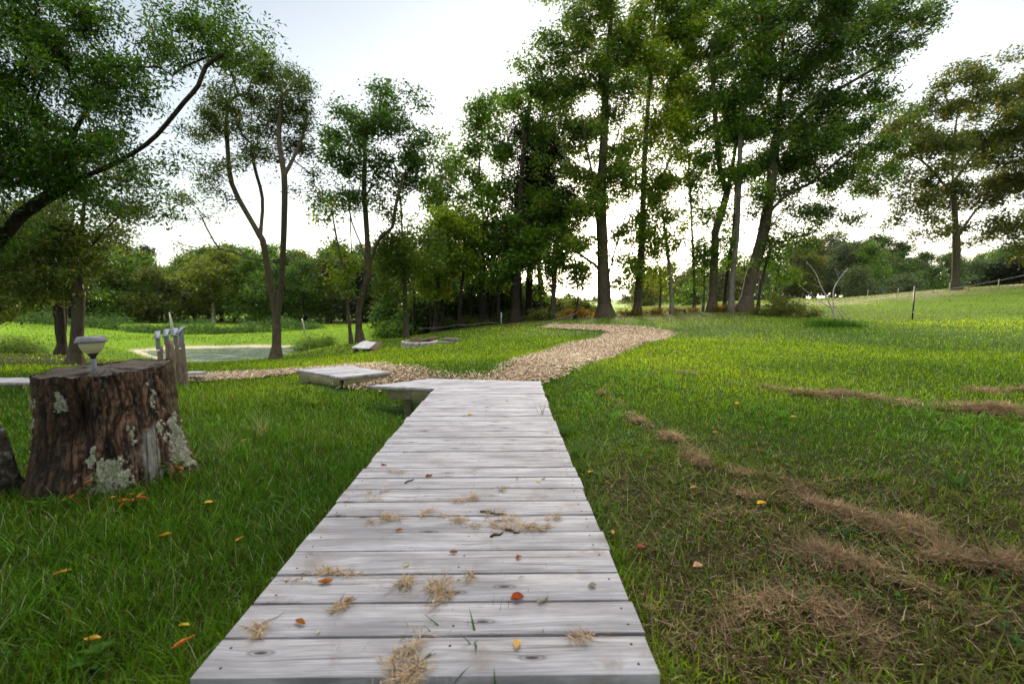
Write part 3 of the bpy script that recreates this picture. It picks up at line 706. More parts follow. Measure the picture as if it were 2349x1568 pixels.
def wtree(name, label, Y, base, limbs, blobs, rb, seed, cat='tree', pal=GRN, bark=None, K=30, sig=.2, LL=.09, LW=.045, dens=1.0, dY=None, group=None, step=None, side=9, droop=.3, rmin=None):
    """a tree with its limbs and foliage masses read off the picture at its own distance Y; depth extent comes from the masses' own width"""
    r_ = np.random.default_rng(seed); dens = dens * (1.65 if 19 < Y < 24 and rb > .1 else 1.0); B = at_y(base[0], base[1], Y); B[2] = float(H(B[0], B[1])) - .03
    if Y > 13: LL *= 1.08; LW *= 1.05; sig *= .82
    else: LL *= 1.1; LW *= 1.1; sig *= .85
    sc_ = Y / F; lim3 = []; yoff = {}
    for li, L in enumerate(limbs):
        dy = 0 if li == 0 else r_.uniform(-.55, .55); pts = []; acc = 0
        for k, p in enumerate(L):
            if k: acc += math.hypot(p[0] - L[k - 1][0], p[1] - L[k - 1][1]) * sc_
            st0 = yoff.get(tuple(L[0]), 0)
            yy = Y + st0 + dy * acc + .05 * acc * math.sin(acc + seed); pts.append(at_y(p[0], p[1], yy)); yoff[tuple(p)] = yy - Y
        if li == 0: pts[0] = B
        lim3.append(list(smooth_line(pts, Y * .025)) if len(pts) > 2 else pts)
    at = []
    for b in blobs:
        cx, cy, rx, ry = b[:4]; dm = b[4] if len(b) > 4 else 1
        n = max(4, int(COV * dens * dm * math.pi * rx * ry * sc_ * sc_ / (LL * LW * .25 * K)))
        m_ = max(6, n // 9); v = r_.normal(0, 1, (m_, 3)); v /= np.linalg.norm(v, axis=1)[:, None]; v *= r_.random((m_, 1)) ** .42 * np.where(r_.random((m_, 1)) < .18, 1.35, 1.0)
        v = v[r_.integers(0, m_, n)] + r_.normal(0, .125, (n, 3))
        dep = (dY or min(rx, 110) * sc_ * .95)
        cy3 = at_y(cx, cy, Y + r_.uniform(-.3, .3) * dep)
        at.append(cy3 + v * np.array([rx * sc_, dep, ry * sc_]))
    at = np.concatenate(at); at = at[at[:, 2] > B[2] + .4]
    P, par, rad, tips = grow(B, lim3, at, rb * .85, step or max(.25, Y * .022), rmin or max(.0035, Y * .00032), .012 * Y ** .8, seed, .52 if 10 < Y < 17 else .72)
    e = empty(name, B, label, cat, group)
    big = (rad > .012) | (par < 0)
    V, Q = ring_tubes(P - B, par, rad, side); mesh_np('trunk', V, [Q], bark or M_bark, e, smooth=True)
    V, Q, C = leaves(P - B, par, tips, K, sig, LL, LW, pal, seed + 5, droop)
    mesh_np('crown', V, [Q], M_leaf, e, C)
    return e

# --- near left: large leaning tree whose trunk stands outside the frame
wtree('leaning_tree', 'big tree leaning in from the left edge, its thick bare limb rising across the sky', 6.2, (-420, 870),
      [[(-420, 870), (-340, 780), (-210, 680), (-90, 605), (0, 551), (48, 494), (158, 422), (254, 379), (336, 331), (379, 288), (422, 235), (455, 197), (472, 153), (508, 125), (542, 91)],
       [(-90, 605), (-30, 430), (48, 297), (86, 216), (115, 144), (182, 34), (240, -40), (330, -130)], [(182, 34), (250, 22), (290, 45), (340, 100)],
       [(158, 422), (160, 330), (200, 250)], [(-90, 605), (-60, 700)]],
      [(20, 30, 150, 110, 1.3), (60, 160, 150, 100, 1.4), (10, 290, 130, 110, 1.5), (60, 400, 120, 90, 1.7), (-60, 480, 110, 100, 1.6), (170, 270, 100, 80, 1.1), (180, 120, 110, 90, 1.1), (300, 60, 110, 70, .8), (400, 30, 90, 60, .8),
       (490, 40, 80, 55, .9), (560, 70, 65, 50, .9), (330, 150, 90, 60, .8), (420, 120, 70, 60, .7), (530, 130, 60, 45, .7), (250, 210, 90, 60, .8), (140, 360, 90, 50, 1.1), (340, 400, 55, 35, .8), (200, 460, 90, 40, 1.0), (280, 330, 80, 40, .8), (-180, 250, 120, 200, 1), (-150, 20, 120, 120, 1), (420, 330, 50, 40, .35), (370, 490, 45, 25, .5)],
        .125, 11, pal=[(.018, .055, .008), (.04, .11, .010), (.08, .17, .012)], bark=M_bark_dark, K=34, sig=.13, LL=.062, LW=.022, dens=.72, step=.22, droop=.5)
wtree('tree', 'slim tree with a straight dark trunk just behind the stump and solar lamp', 9, (172, 838),
      [[(172, 838), (180, 720), (182, 623), (192, 480), (196, 400), (190, 300)], [(182, 600), (230, 540), (290, 480), (330, 450)], [(182, 640), (130, 560), (90, 480)]],
      [(200, 520, 110, 60), (120, 590, 110, 60, 1.3), (40, 640, 110, 60, 1.4), (250, 440, 80, 50, .8), (190, 370, 90, 70, .8), (320, 490, 60, 30, .7), (60, 540, 100, 60, 1.3), (210, 600, 70, 40, .8), (110, 680, 60, 30, .7), (-20, 720, 70, 40, 1), (300, 400, 60, 40, .6)],
      .12, 12, pal=[(.022, .045, .010), (.05, .085, .012), (.10, .13, .014)], K=30, sig=.16, LL=.075, LW=.034, dens=1.15)
wtree('multi_stem_tree', 'dark three stemmed tree left of the slim trunk behind the stump', 12, (142, 815),
      [[(142, 815), (141, 760), (136, 690), (120, 600), (100, 500)], [(142, 812), (131, 760), (126, 700), (90, 600)], [(142, 812), (152, 750), (155, 680), (180, 560)]],
      [(90, 600, 90, 60, 1.4), (170, 590, 70, 60, 1), (40, 540, 90, 70, 1.3), (130, 500, 90, 60, 1), (20, 660, 80, 50, 1.3), (150, 670, 60, 30, .7)], .13, 13, pal=DRK, bark=M_bark_dark, K=34, sig=.22, LL=.1, LW=.05, dens=.8)
wtree('twin_trunk_tree', 'airy twin trunked tree standing at the near edge of the pond', 12, (632, 825),
      [[(632, 825), (635, 752), (623, 671), (606, 566), (597, 542), (566, 489), (532, 422), (522, 336), (520, 268), (530, 200)], [(597, 542), (602, 455), (582, 374), (575, 288), (585, 200)],
       [(635, 752), (641, 685), (647, 623), (652, 503), (652, 403), (640, 331), (642, 268), (650, 190)], [(652, 403), (686, 336), (697, 300), (705, 260)], [(647, 600), (690, 527), (712, 499)], [(606, 600), (566, 590), (503, 570), (446, 582)]],
      [(600, 190, 80, 60, .7), (540, 240, 70, 60, .8), (650, 240, 70, 60, .8), (700, 300, 50, 55, .6), (480, 300, 60, 50, .7), (610, 310, 70, 50, .6), (480, 400, 55, 40, .5), (440, 475, 55, 25, .6), (560, 350, 70, 40, .4), (660, 380, 50, 50, .3), (480, 565, 45, 12, .35), (700, 420, 40, 40, .25), (560, 150, 60, 50, .7), (520, 470, 30, 20, .3)],
      .125, 14, pal=[(.022, .045, .010), (.045, .08, .014), (.075, .115, .016)], K=26, sig=.17, LL=.078, LW=.030, dens=1.15)
wtree('forked_tree', 'leafy tree with a fanned fork of stems beside the wooden bench', 15, (826, 786),
      [[(826, 786), (822, 723), (835, 660), (844, 624), (842, 543), (835, 431), (837, 364), (842, 274)], [(822, 723), (810, 624), (804, 521), (801, 408), (800, 330)], [(844, 624), (828, 560), (808, 512), (790, 420)], [(844, 624), (860, 570), (878, 539), (900, 521), (907, 476), (925, 400)]],
      [(850, 240, 70, 35, 1), (930, 250, 50, 40, .9), (800, 300, 75, 45, 1), (880, 310, 70, 50, 1.2), (955, 330, 50, 50, .9), (755, 370, 55, 45, .8), (830, 380, 75, 45, 1), (900, 400, 70, 45, .9), (725, 460, 45, 28, .8), (800, 450, 70, 35, .8), (960, 410, 45, 45, .7), (870, 470, 60, 35, .6)],
      .125, 15, pal=[(.022, .06, .010), (.038, .10, .012), (.06, .13, .015)], K=30, sig=.24, LL=.115, LW=.055, dens=.95)
wtree('young_tree', 'thin crooked stem growing close against the forked tree', 14.6, (806, 786), [[(806, 786), (797, 700), (795, 656), (779, 579), (765, 507), (760, 440)]],
      [(780, 600, 45, 50, .9), (760, 480, 40, 35, .6), (800, 660, 30, 30, .8)], .06, 16, pal=YEL, K=28, sig=.22, LL=.11, LW=.06, dens=.8)
wtree('slender_tree', 'slender straight tree behind the round stone fire pit', 16.2, (932, 779), [[(932, 779), (929, 669), (923, 543), (918, 453), (905, 381), (900, 345), (930, 250)]],
      [(900, 570, 65, 45, .9), (950, 600, 65, 55, 1.1), (870, 640, 50, 45, 1), (990, 560, 50, 50, .9), (985, 350, 45, 60, .6), (1000, 430, 40, 40, .5), (920, 500, 50, 40, .5), (900, 690, 35, 25, .7)],
      .10, 17, pal=[(.04, .09, .012), (.075, .135, .014), (.13, .18, .016)], K=32, sig=.26, LL=.12, LW=.065, dens=1.0)
# --- the wood left of centre
wtree('tall_tree', 'tall green tree over the dark thicket left of the cedar', 21, (1108, 742), [[(1108, 742), (1105, 640), (1110, 520), (1100, 400), (1105, 300), (1110, 220)], [(1110, 520), (1150, 420), (1160, 300)], [(1105, 600), (1050, 500), (1035, 420)]],
      [(1095, 260, 40, 40, .8), (1150, 260, 45, 45, .8), (1080, 340, 55, 50, .9), (1150, 350, 55, 55, .9), (1050, 420, 65, 50, .9), (1130, 440, 65, 50, 1.1), (1020, 500, 65, 50, 1.2), (1120, 530, 75, 50, 1.2), (1050, 590, 80, 50, 1.3), (1140, 610, 70, 45, 1.2), (1030, 340, 30, 30, .4)],
      .17, 18, pal=GRN, bark=M_bark_dark, K=34, sig=.3, LL=.15, LW=.08, dens=.85)
wtree('small_tree', 'yellow green tree at the outer edge of the dark thicket', 20, (1000, 752), [[(1000, 752), (1002, 680), (1010, 600), (1005, 520)]],
      [(1000, 540, 55, 50, 1.2), (970, 610, 60, 45, 1.3), (1040, 600, 60, 45, 1.2), (990, 660, 55, 30, 1), (1060, 520, 45, 45, 1)], .12, 19, pal=YEL, bark=M_bark_dark, K=36, sig=.3, LL=.15, LW=.085, dens=.9)
wtree('cedar_tree', 'nearly black cedar between the leafy trees left of the sunset gap', 22, (1213, 735), [[(1213, 735), (1215, 640), (1225, 500), (1240, 400), (1260, 290)], [(1215, 640), (1200, 560)]],
      [(1260, 320, 45, 45, 1.6), (1240, 390, 65, 50, 1.8), (1250, 460, 75, 50, 1.8), (1210, 500, 60, 40, 1.6), (1290, 500, 45, 40, 1.2), (1220, 570, 50, 40, 1.2), (1200, 330, 35, 40, .8)],
      .2, 20, pal=CED, bark=M_bark_dark, K=44, sig=.28, LL=.13, LW=.06, dens=1.2)
wtree('vine_covered_tree', 'tree with a vine darkened trunk just left of the black cedar', 20, (1183, 740), [[(1183, 740), (1183, 640), (1190, 540), (1195, 430), (1205, 320), (1220, 200)], [(1195, 450), (1160, 350)]],
      [(1225, 180, 45, 50, .8), (1200, 240, 50, 50, .9), (1260, 230, 55, 50, .9), (1180, 560, 55, 40, 1.2), (1190, 470, 50, 40, .8), (1170, 610, 40, 35, 1.2), (1240, 290, 40, 30, .6), (1230, 560, 50, 30, 1.0), (1255, 120, 35, 30, .5)],
      .22, 21, pal=GRN, bark=M_bark_dark, K=34, sig=.28, LL=.14, LW=.075, dens=.9)
wtree('broken_trunk_tree', 'short tree with a stubby grey trunk left of the sunset gap', 20, (1268, 732), [[(1268, 732), (1270, 670), (1272, 610), (1280, 500), (1290, 420)]],
      [(1275, 600, 45, 30, 1), (1300, 540, 50, 40, .9), (1250, 610, 30, 30, .8), (1310, 620, 35, 20, .7)], .13, 22, pal=GRN, bark=M_bark, K=30, sig=.26, LL=.13, LW=.07, dens=.8)
wtree('big_tree', 'stout forked tree at the bend of the mulch path beside the sunset gap', 20, (1388, 729),
      [[(1388, 729), (1385, 660), (1382, 560), (1378, 450), (1385, 330), (1390, 200), (1400, 60), (1405, -60)], [(1387, 668), (1412, 570), (1440, 480), (1470, 380), (1480, 290)], [(1385, 620), (1340, 590), (1300, 560)], [(1382, 480), (1350, 360), (1330, 240), (1320, 120)], [(1378, 400), (1420, 300), (1440, 180)]],
      [(1300, 90, 70, 50, .8), (1370, 50, 80, 55, 1), (1380, 150, 85, 60, 1), (1290, 190, 70, 60, .9), (1420, 230, 75, 60, .9), (1340, 290, 75, 55, .9), (1400, 370, 80, 50, .9), (1320, 420, 60, 50, .8), (1290, 580, 60, 40, .9), (1350, 560, 60, 40, .8), (1420, 520, 55, 40, .6), (1330, 630, 45, 22, .7), (1350, -30, 90, 50, 1), (1440, 100, 60, 60, .9), (1350, 480, 60, 40, .8), (1430, 610, 35, 28, .6), (1240, 110, 30, 25, .4), (1420, 650, 45, 22, .6), (1345, 660, 35, 20, .6), (1400, 440, 110, 150, .3), (1300, 330, 80, 130, .3), (1290, 480, 60, 60, .6)],
      .34, 23, pal=[(.03, .075, .008), (.07, .14, .010), (.15, .21, .012)], K=32, sig=.28, LL=.14, LW=.072, dens=.85, side=12)
wtree('tree', 'straight tree with yellowing low leaves, just right of the sunset gap', 20.5, (1460, 724),
      [[(1460, 724), (1466, 640), (1472, 560), (1475, 470), (1480, 330), (1490, 200), (1500, 80), (1505, -40)], [(1475, 500), (1520, 400), (1560, 330)], [(1480, 330), (1450, 240)]],
      [(1470, 560, 50, 50, 1), (1470, 620, 35, 25, .9), (1480, 450, 55, 50, .8), (1500, 300, 70, 60, .9), (1500, 180, 75, 60, 1), (1480, 80, 75, 55, 1), (1520, 0, 80, 55, 1), (1560, 90, 60, 55, .9), (1550, 390, 45, 40, .6), (1570, 220, 55, 50, .8), (1555, 300, 50, 45, .7), (1510, 440, 50, 45, .6), (1540, 160, 60, 50, .8), (1510, 520, 70, 120, .3), (1520, 300, 70, 150, .3), (1440, 330, 40, 40, .6), (1500, 625, 40, 25, .6)],
      .19, 24, pal=YEL, K=32, sig=.28, LL=.14, LW=.075, dens=.8)
wtree('thin_tree', 'thin pale stem bending left, first of the slim trunks right of the sunset gap', 20.2, (1541, 718), [[(1541, 718), (1538, 640), (1530, 570), (1518, 480), (1498, 400), (1490, 340)]],
      [(1530, 560, 38, 35, .7), (1525, 470, 40, 40, .5)], .09, 25, pal=GRN, bark=M_bark_grey, K=28, sig=.24, LL=.12, LW=.065, dens=.8)
wtree('thin_tree', 'very thin upright stem between the bent slim trunk and the lichen spotted trunk', 21, (1592, 716), [[(1592, 716), (1592, 640), (1588, 540), (1582, 420), (1575, 300)]],
      [(1590, 340, 45, 50, .8), (1595, 560, 32, 35, .7), (1580, 440, 38, 40, .6), (1600, 620, 25, 25, .4)], .07, 26, pal=GRN, K=28, sig=.24, LL=.12, LW=.065, dens=.8)
wtree('tree', 'lichen spotted trunk forking high up, at the middle of the right hand row', 20.5, (1633, 713),
      [[(1633, 713), (1637, 620), (1640, 535), (1628, 470), (1600, 430), (1590, 360)], [(1640, 535), (1668, 440), (1688, 330), (1700, 200), (1710, 60)], [(1668, 440), (1650, 380), (1640, 260), (1630, 120)]],
      [(1600, 260, 60, 50, .8), (1680, 300, 55, 50, .8), (1640, 180, 75, 60, 1), (1620, 80, 75, 60, 1), (1700, 120, 75, 60, 1), (1650, 420, 50, 45, .6), (1640, 0, 85, 55, 1.1), (1720, 30, 70, 50, 1), (1700, 220, 60, 50, .9), (1640, 560, 32, 28, .4), (1600, 340, 60, 45, .8), (1640, 450, 90, 130, .3), (1740, 380, 45, 40, .7), (1590, 170, 60, 50, .8), (1560, 30, 60, 60, .9), (1680, 560, 35, 25, .5), (1610, 600, 40, 30, .5), (1600, 500, 50, 40, .5)],
      .2, 27, pal=GRN, K=32, sig=.28, LL=.14, LW=.072, dens=.85)
wtree('thin_tree', 'thin dark stem leaning right, tucked against the grey straight trunk', 20.8, (1661, 712), [[(1661, 712), (1664, 660), (1672, 600), (1684, 520), (1690, 400)]], [(1690, 420, 30, 40, .5)], .09, 28, bark=M_bark_dark, K=26, sig=.24, LL=.12, LW=.065)
wtree('tree', 'grey straight trunk just left of the leaning trunk in the right hand row', 20, (1676, 716), [[(1676, 716), (1680, 640), (1690, 540), (1695, 420), (1700, 300), (1715, 180)]],
      [(1720, 280, 55, 55, .9), (1700, 380, 45, 40, .7), (1740, 180, 60, 55, 1), (1690, 600, 28, 25, .4)], .13, 29, bark=M_bark_grey, K=30, sig=.26, LL=.13, LW=.07, dens=.85)
wtree('leaning_trunk_tree', 'broad tree with a leaning double trunk and one long limb reaching far right', 20, (1708, 712),
      [[(1708, 712), (1722, 640), (1745, 560), (1757, 500), (1768, 430), (1778, 330), (1790, 200), (1800, 60), (1820, -60)], [(1757, 500), (1795, 455), (1860, 420), (1930, 400), (2010, 395)], [(1778, 340), (1850, 250), (1950, 190), (2050, 130), (2140, 60)], [(1790, 200), (1870, 110), (1960, 40)], [(1745, 570), (1775, 510), (1800, 480)], [(1860, 420), (1920, 370), (1970, 330)]],
      [(1800, 40, 100, 65, 1.2), (1900, 30, 95, 60, 1.2), (1990, 30, 85, 55, 1), (2080, 30, 65, 45, .8), (2140, 40, 35, 35, .4), (1850, 150, 95, 60, 1.2), (1950, 130, 85, 45, 1), (2040, 110, 60, 35, .6), (1780, 250, 85, 65, 1.1), (1870, 260, 90, 55, 1.1), (1960, 230, 60, 40, .8), (1860, 350, 90, 45, 1), (1940, 330, 70, 35, .9),
       (1800, 400, 60, 50, .6), (1900, 420, 70, 35, .9), (1980, 410, 60, 30, .7), (1860, 490, 55, 28, .6), (1920, 500, 45, 25, .5), (1770, 580, 35, 28, .5), (1740, 470, 40, 40, .6), (1820, 430, 120, 110, .3), (1960, 300, 120, 100, .25), (1830, 560, 40, 25, .6), (2060, 250, 50, 25, .4), (1740, 330, 60, 50, .8), (2020, 330, 50, 25, .4), (2000, 200, 60, 40, .5)],
      .28, 30, pal=DRK, K=32, sig=.27, LL=.135, LW=.066, dens=.9, side=12)
wtree('thin_tree', 'thin crooked stem leaning right of the double trunk above the dark bush', 19.8, (1738, 715), [[(1738, 715), (1745, 650), (1765, 580), (1775, 530), (1800, 440)]], [(1800, 560, 40, 28, .8), (1830, 530, 35, 25, .6)], .07, 31, bark=M_bark_dark, K=28, sig=.24, LL=.12, LW=.065)
for bx_, crown, lb_, sd_ in [((1238, 738), [(1240, 640, 32, 40, .7), (1225, 600, 30, 30, .7), (1258, 670, 22, 20, .6)], 'spindly understorey tree filling the space left of the short grey trunk', 61),
                             ((1322, 738), [(1320, 610, 38, 30, .7), (1345, 640, 30, 22, .6), (1305, 650, 25, 18, .5)], 'thin understorey tree with hanging leaves in front of the sunset glow', 62),
                             ((1512, 720), [(1512, 630, 34, 30, .6), (1498, 585, 30, 26, .6), (1525, 665, 22, 16, .5)], 'thin leafy sapling between the yellowing tree and the bent slim trunk', 63),
                             ((1612, 717), [(1612, 640, 26, 26, .6), (1605, 590, 28, 26, .6)], 'thin leafy sapling left of the lichen spotted trunk', 64),
                             ((1775, 722), [(1790, 600, 42, 30, .7), (1815, 640, 36, 26, .7), (1765, 650, 26, 20, .5)], 'leafy sapling above the dark tangled bush right of the double trunk', 65)]:
    wtree('sapling', lb_, 20.6, bx_, [[bx_, (bx_[0] + 4, bx_[1] - 60), (crown[0][0], crown[0][1])]], crown, .05, sd_, pal=YEL if sd_ in (62, 63) else GRN, K=26, sig=.24, LL=.12, LW=.06, dens=1.0)
# --- right
wtree('oak_tree', 'spreading tree with amber tinged crown on the crest beside the fence line', 27, (2192, 665),
      [[(2192, 665), (2193, 610), (2194, 550), (2188, 450), (2185, 350), (2200, 240)], [(2194, 548), (2160, 505), (2080, 475), (2030, 440)], [(2188, 450), (2110, 365), (2030, 345)], [(2194, 548), (2240, 480), (2310, 420)], [(2188, 420), (2250, 330), (2300, 250)]],
      [(2200, 220, 70, 45, 1.1), (2110, 260, 70, 45, 1.1), (2280, 240, 70, 50, 1.1), (2060, 330, 65, 40, 1), (2150, 330, 85, 50, 1.3), (2250, 340, 85, 50, 1.2), (2030, 410, 55, 35, .9), (2120, 420, 80, 45, 1.2), (2220, 440, 80, 45, 1.2), (2290, 440, 60, 50, 1), (2070, 500, 60, 25, .8), (2140, 530, 50, 25, .7), (2250, 530, 60, 35, .8), (2200, 165, 40, 25, .5), (2330, 180, 50, 40, .8), (2340, 330, 55, 60, 1), (2330, 500, 50, 40, .9), (1990, 380, 40, 30, .6), (2030, 290, 40, 30, .6)],
      .22, 32, pal=OLI, bark=M_bark, K=34, sig=.34, LL=.17, LW=.09, dens=1.15)
wtree('edge_tree', 'green tree with a few rusty leaves cut off by the right edge of the view', 25, (2400, 655), [[(2400, 655), (2398, 560), (2390, 440), (2380, 300)]],
      [(2360, 420, 60, 60, 1.1), (2370, 300, 70, 70, 1.1), (2350, 520, 55, 45, 1), (2350, 590, 45, 30, 1.2), (2430, 400, 80, 100, 1), (2390, 200, 60, 50, .9)], .25, 33, pal=OLI, K=34, sig=.34, LL=.17, LW=.09, dens=1.0)

# generic woods: one of each kind, then copies sharing mesh data
def generic(name, seed, Hh, Wd, pal, bark, K=34, n=270, LL=.27, LW=.18, sig=.42, low=.12):
    r_ = np.random.default_rng(seed); at = []
    for k in range(16):
        t = low + .08 + (.86 - low) * (k + r_.random()) / 16; rr_ = Wd * .5 * math.sin(math.pi * min(1, .18 + t * .78)) ** .7; a = r_.uniform(0, 6.3)
        c = np.array([math.cos(a) * rr_ * .55, math.sin(a) * rr_ * .55, Hh * t]); v = r_.normal(0, 1, (n // 16, 3)); v /= np.linalg.norm(v, axis=1)[:, None]
        at.append(c + v * r_.random((len(v), 1)) ** .3 * np.array([1, 1, .8]) * rr_ * .55)
    at = np.concatenate(at); at = at[at[:, 2] > Hh * low]
    P, par, rad, tips = grow(np.zeros(3), [[np.zeros(3), np.array([.15, 0, Hh * .3]), np.array([0, .2, Hh * .75])]], at, Hh * .018, .7, .02, .1, seed)
    V, Q = ring_tubes(P, par, rad, 5); V2, Q2, C2 = leaves(P, par, tips, K, sig, LL, LW, pal, seed)
    return (V, Q), (V2, Q2, C2), bark
protos = {}
for nm, sd, Hh, Wd, pal, bark, kw in [
    ('dark_broadleaf', 101, 10, 7, DRK, M_bark_dark, {}), ('grey_green_broadleaf', 102, 9, 7.5, BLU, M_bark_grey, dict(low=.03)), ('olive_broadleaf', 103, 10, 6.5, OLI, M_bark, {}),
    ('bright_broadleaf', 104, 9, 6.5, [(.07, .11, .012), (.12, .16, .014), (.19, .22, .02)], M_bark_pale, dict(n=200)), ('conifer', 105, 11, 5, CED, M_bark_dark, dict(low=.06)), ('green_broadleaf', 106, 10, 7, GRN, M_bark, dict(low=.05))]:
    a, b, bk = generic(nm, sd, Hh, Wd, pal, bk_ if False else bark, **kw)
    e0 = empty(nm, (0, -200, 0)); t0 = mesh_np('trunk', a[0], [a[1]], bk, e0, smooth=True); c0 = mesh_np('crown', b[0], [b[1]], M_leaf, e0, b[2])
    protos[nm] = [e0, t0, c0, Hh, False]
def place(kind, px, ytop, Y, label, group=None, wid=1.0, zoff=-.1, rz=None, name=None, cat='tree', x=None):
    e0, t0, c0, Hh, used = protos[kind]
    r = ray(px, ytop); X = r[0] / r[1] * Y if x is None else x; zt = CAM_Z + r[2] / r[1] * Y; zb = float(H(X, Y)) + zoff; s = max(.5, (zt - zb)) / (Hh * 1.02)
    if not used: e, t, c = e0, t0, c0; protos[kind][4] = True
    else:
        e = e0.copy(); col.objects.link(e)
        for ch in (t0, c0): k = ch.copy(); col.objects.link(k); k.parent = e
    e.location = (X, Y, zb); sw = max(s, .7) * wid; e.scale = (sw, sw, sw / wid); zb2 = zt - sw / wid * Hh * 1.02; e.location = (X, Y, min(zb2, zb)); e.rotation_euler = (0, 0, random.uniform(0, 6.28) if rz is None else rz)
    tag(e, label, cat, group); return e
WP = 'trees of the wood beyond the pond'
place('bright_broadleaf', 480, 560, 44, 'bright yellow green tree with pale stems beyond the pond', 'trees of the wood beyond the pond', 1.25)
place('bright_broadleaf', 440, 595, 45, 'smaller yellow green tree beside the brightest one beyond the pond', WP, 1.0)
gl = {'dark_broadleaf': 'dark broadleaf tree in the shaded wood beyond the pond', 'green_broadleaf': 'mid green tree in the wood beyond the pond', 'olive_broadleaf': 'olive green tree in the wood beyond the pond', 'conifer': 'near black conifer in the wood beyond the pond'}
tops = [(-250, 480), (0, 560), (150, 560), (270, 532), (350, 562), (400, 578), (480, 548), (560, 548), (640, 570), (720, 566), (780, 548), (900, 560), (1000, 560), (1100, 600), (1180, 640), (1260, 690)]
def topy(px, T): return float(np.interp(px, [t[0] for t in T], [t[1] for t in T]))
rt_ = random.Random(5)
for row, (Y, drop, st) in enumerate([(43, 38, 62), (48, 12, 55), (56, 0, 60)]):
    px = -260 + row * 20
    while px < 1180:
        kind = rt_.choice(['dark_broadleaf', 'dark_broadleaf', 'green_broadleaf', 'olive_broadleaf', 'conifer', 'green_broadleaf'])
        if not (row == 0 and 400 < px < 530): place(kind, px + rt_.uniform(-15, 15), topy(px, tops) + drop * rt_.uniform(.4, 1.5) + rt_.uniform(-4, 12), Y + rt_.uniform(-2, 2), gl[kind].replace('in the', ['in the front row of the', 'in the middle row of the', 'in the back row of the'][row]), WP, rt_.uniform(.95, 1.3), -.2)
        px += st * rt_.uniform(.8, 1.2)
WR = 'trees of the wood beyond the hill field'
gr2 = {'grey_green_broadleaf': 'hazy grey green tree in the wood beyond the hill field', 'dark_broadleaf': 'dark green tree in the wood beyond the hill field', 'green_broadleaf': 'leafy green tree in the wood beyond the hill field', 'olive_broadleaf': 'brownish olive tree in the wood beyond the hill field', 'conifer': 'dark conifer in the wood beyond the hill field'}
topr = [(1420, 665), (1470, 625), (1500, 608), (1600, 590), (1700, 580), (1760, 560), (1830, 542), (1900, 520), (1990, 522), (2060, 556), (2110, 572), (2160, 562), (2250, 570), (2350, 545), (2500, 525)]
for row, (Y, drop, st, x0_) in enumerate([(58, 55, 75, 1560), (64, 20, 62, 1490), (72, 2, 60, 1450)]):
    px = x0_
    while px < 2560:
        kind = rt_.choice(['grey_green_broadleaf', 'grey_green_broadleaf', 'green_broadleaf', 'olive_broadleaf'] if px < 1950 else ['dark_broadleaf', 'dark_broadleaf', 'green_broadleaf', 'grey_green_broadleaf'])
        place(kind, px + rt_.uniform(-15, 15), topy(px, topr) + drop * rt_.uniform(.4, 1.4) + rt_.uniform(-3, 8), Y + rt_.uniform(-2, 2), gr2[kind].replace('in the', ['in the front row of the', 'in the middle row of the', 'in the back row of the'][row]), WR, rt_.uniform(1.0, 1.35), -.2)
        px += st * rt_.uniform(.8, 1.2)
place('grey_green_broadleaf', 1990, 608, 46, 'rounded grey green tree in front of the far wood, right of the fence post', 'lone trees before the far wood', 1.3)
place('grey_green_broadleaf', 2075, 628, 47, 'lower rounded tree beside the bigger round one before the far wood', 'lone trees before the far wood', 1.3)
place('green_broadleaf', 1600, 650, 40, 'small bright round tree seen between the slim trunks on the far field', 'lone trees before the far wood', 1.25)
place('olive_broadleaf', 1478, 625, 44, 'small tree on the far field seen right beside the sunset glow', 'lone trees before the far wood', .9)
for px, ty, Y, lb in [(1255, 668, 40, 'low bushy tree at the left side of the sunset gap'), (1310, 682, 52, 'low distant treetop under the sunset glow'), (1340, 672, 44, 'rounded low tree left of the stout forked trunk'), (1435, 690, 60, 'tiny far tree right of the stout forked trunk')]:
    place('olive_broadleaf', px, ty, Y, lb, 'low trees in the sunset gap', 1.3)
for k_, px in enumerate(range(-500, 3300, 75)):
    place('dark_broadleaf', px, 672 + rt_.uniform(-8, 6), 150 + rt_.uniform(-10, 10), 'far off tree low on the horizon', 'far off trees on the horizon', 2.0, -1.5)
for px, ty, Y in [(2310, 590, 34), (2360, 570, 33), (2420, 560, 34), (2270, 625, 40)]:
    place('conifer' if px > 2300 else 'dark_broadleaf', px, ty, Y, {2310: 'dark bushy evergreen right of the amber tree', 2360: 'taller dark evergreen at the right edge', 2420: 'dark evergreen beyond the right edge', 2270: 'low dark tree just right of the amber tree trunk'}[px], 'dark trees on the right crest', 1.5, -1.0)
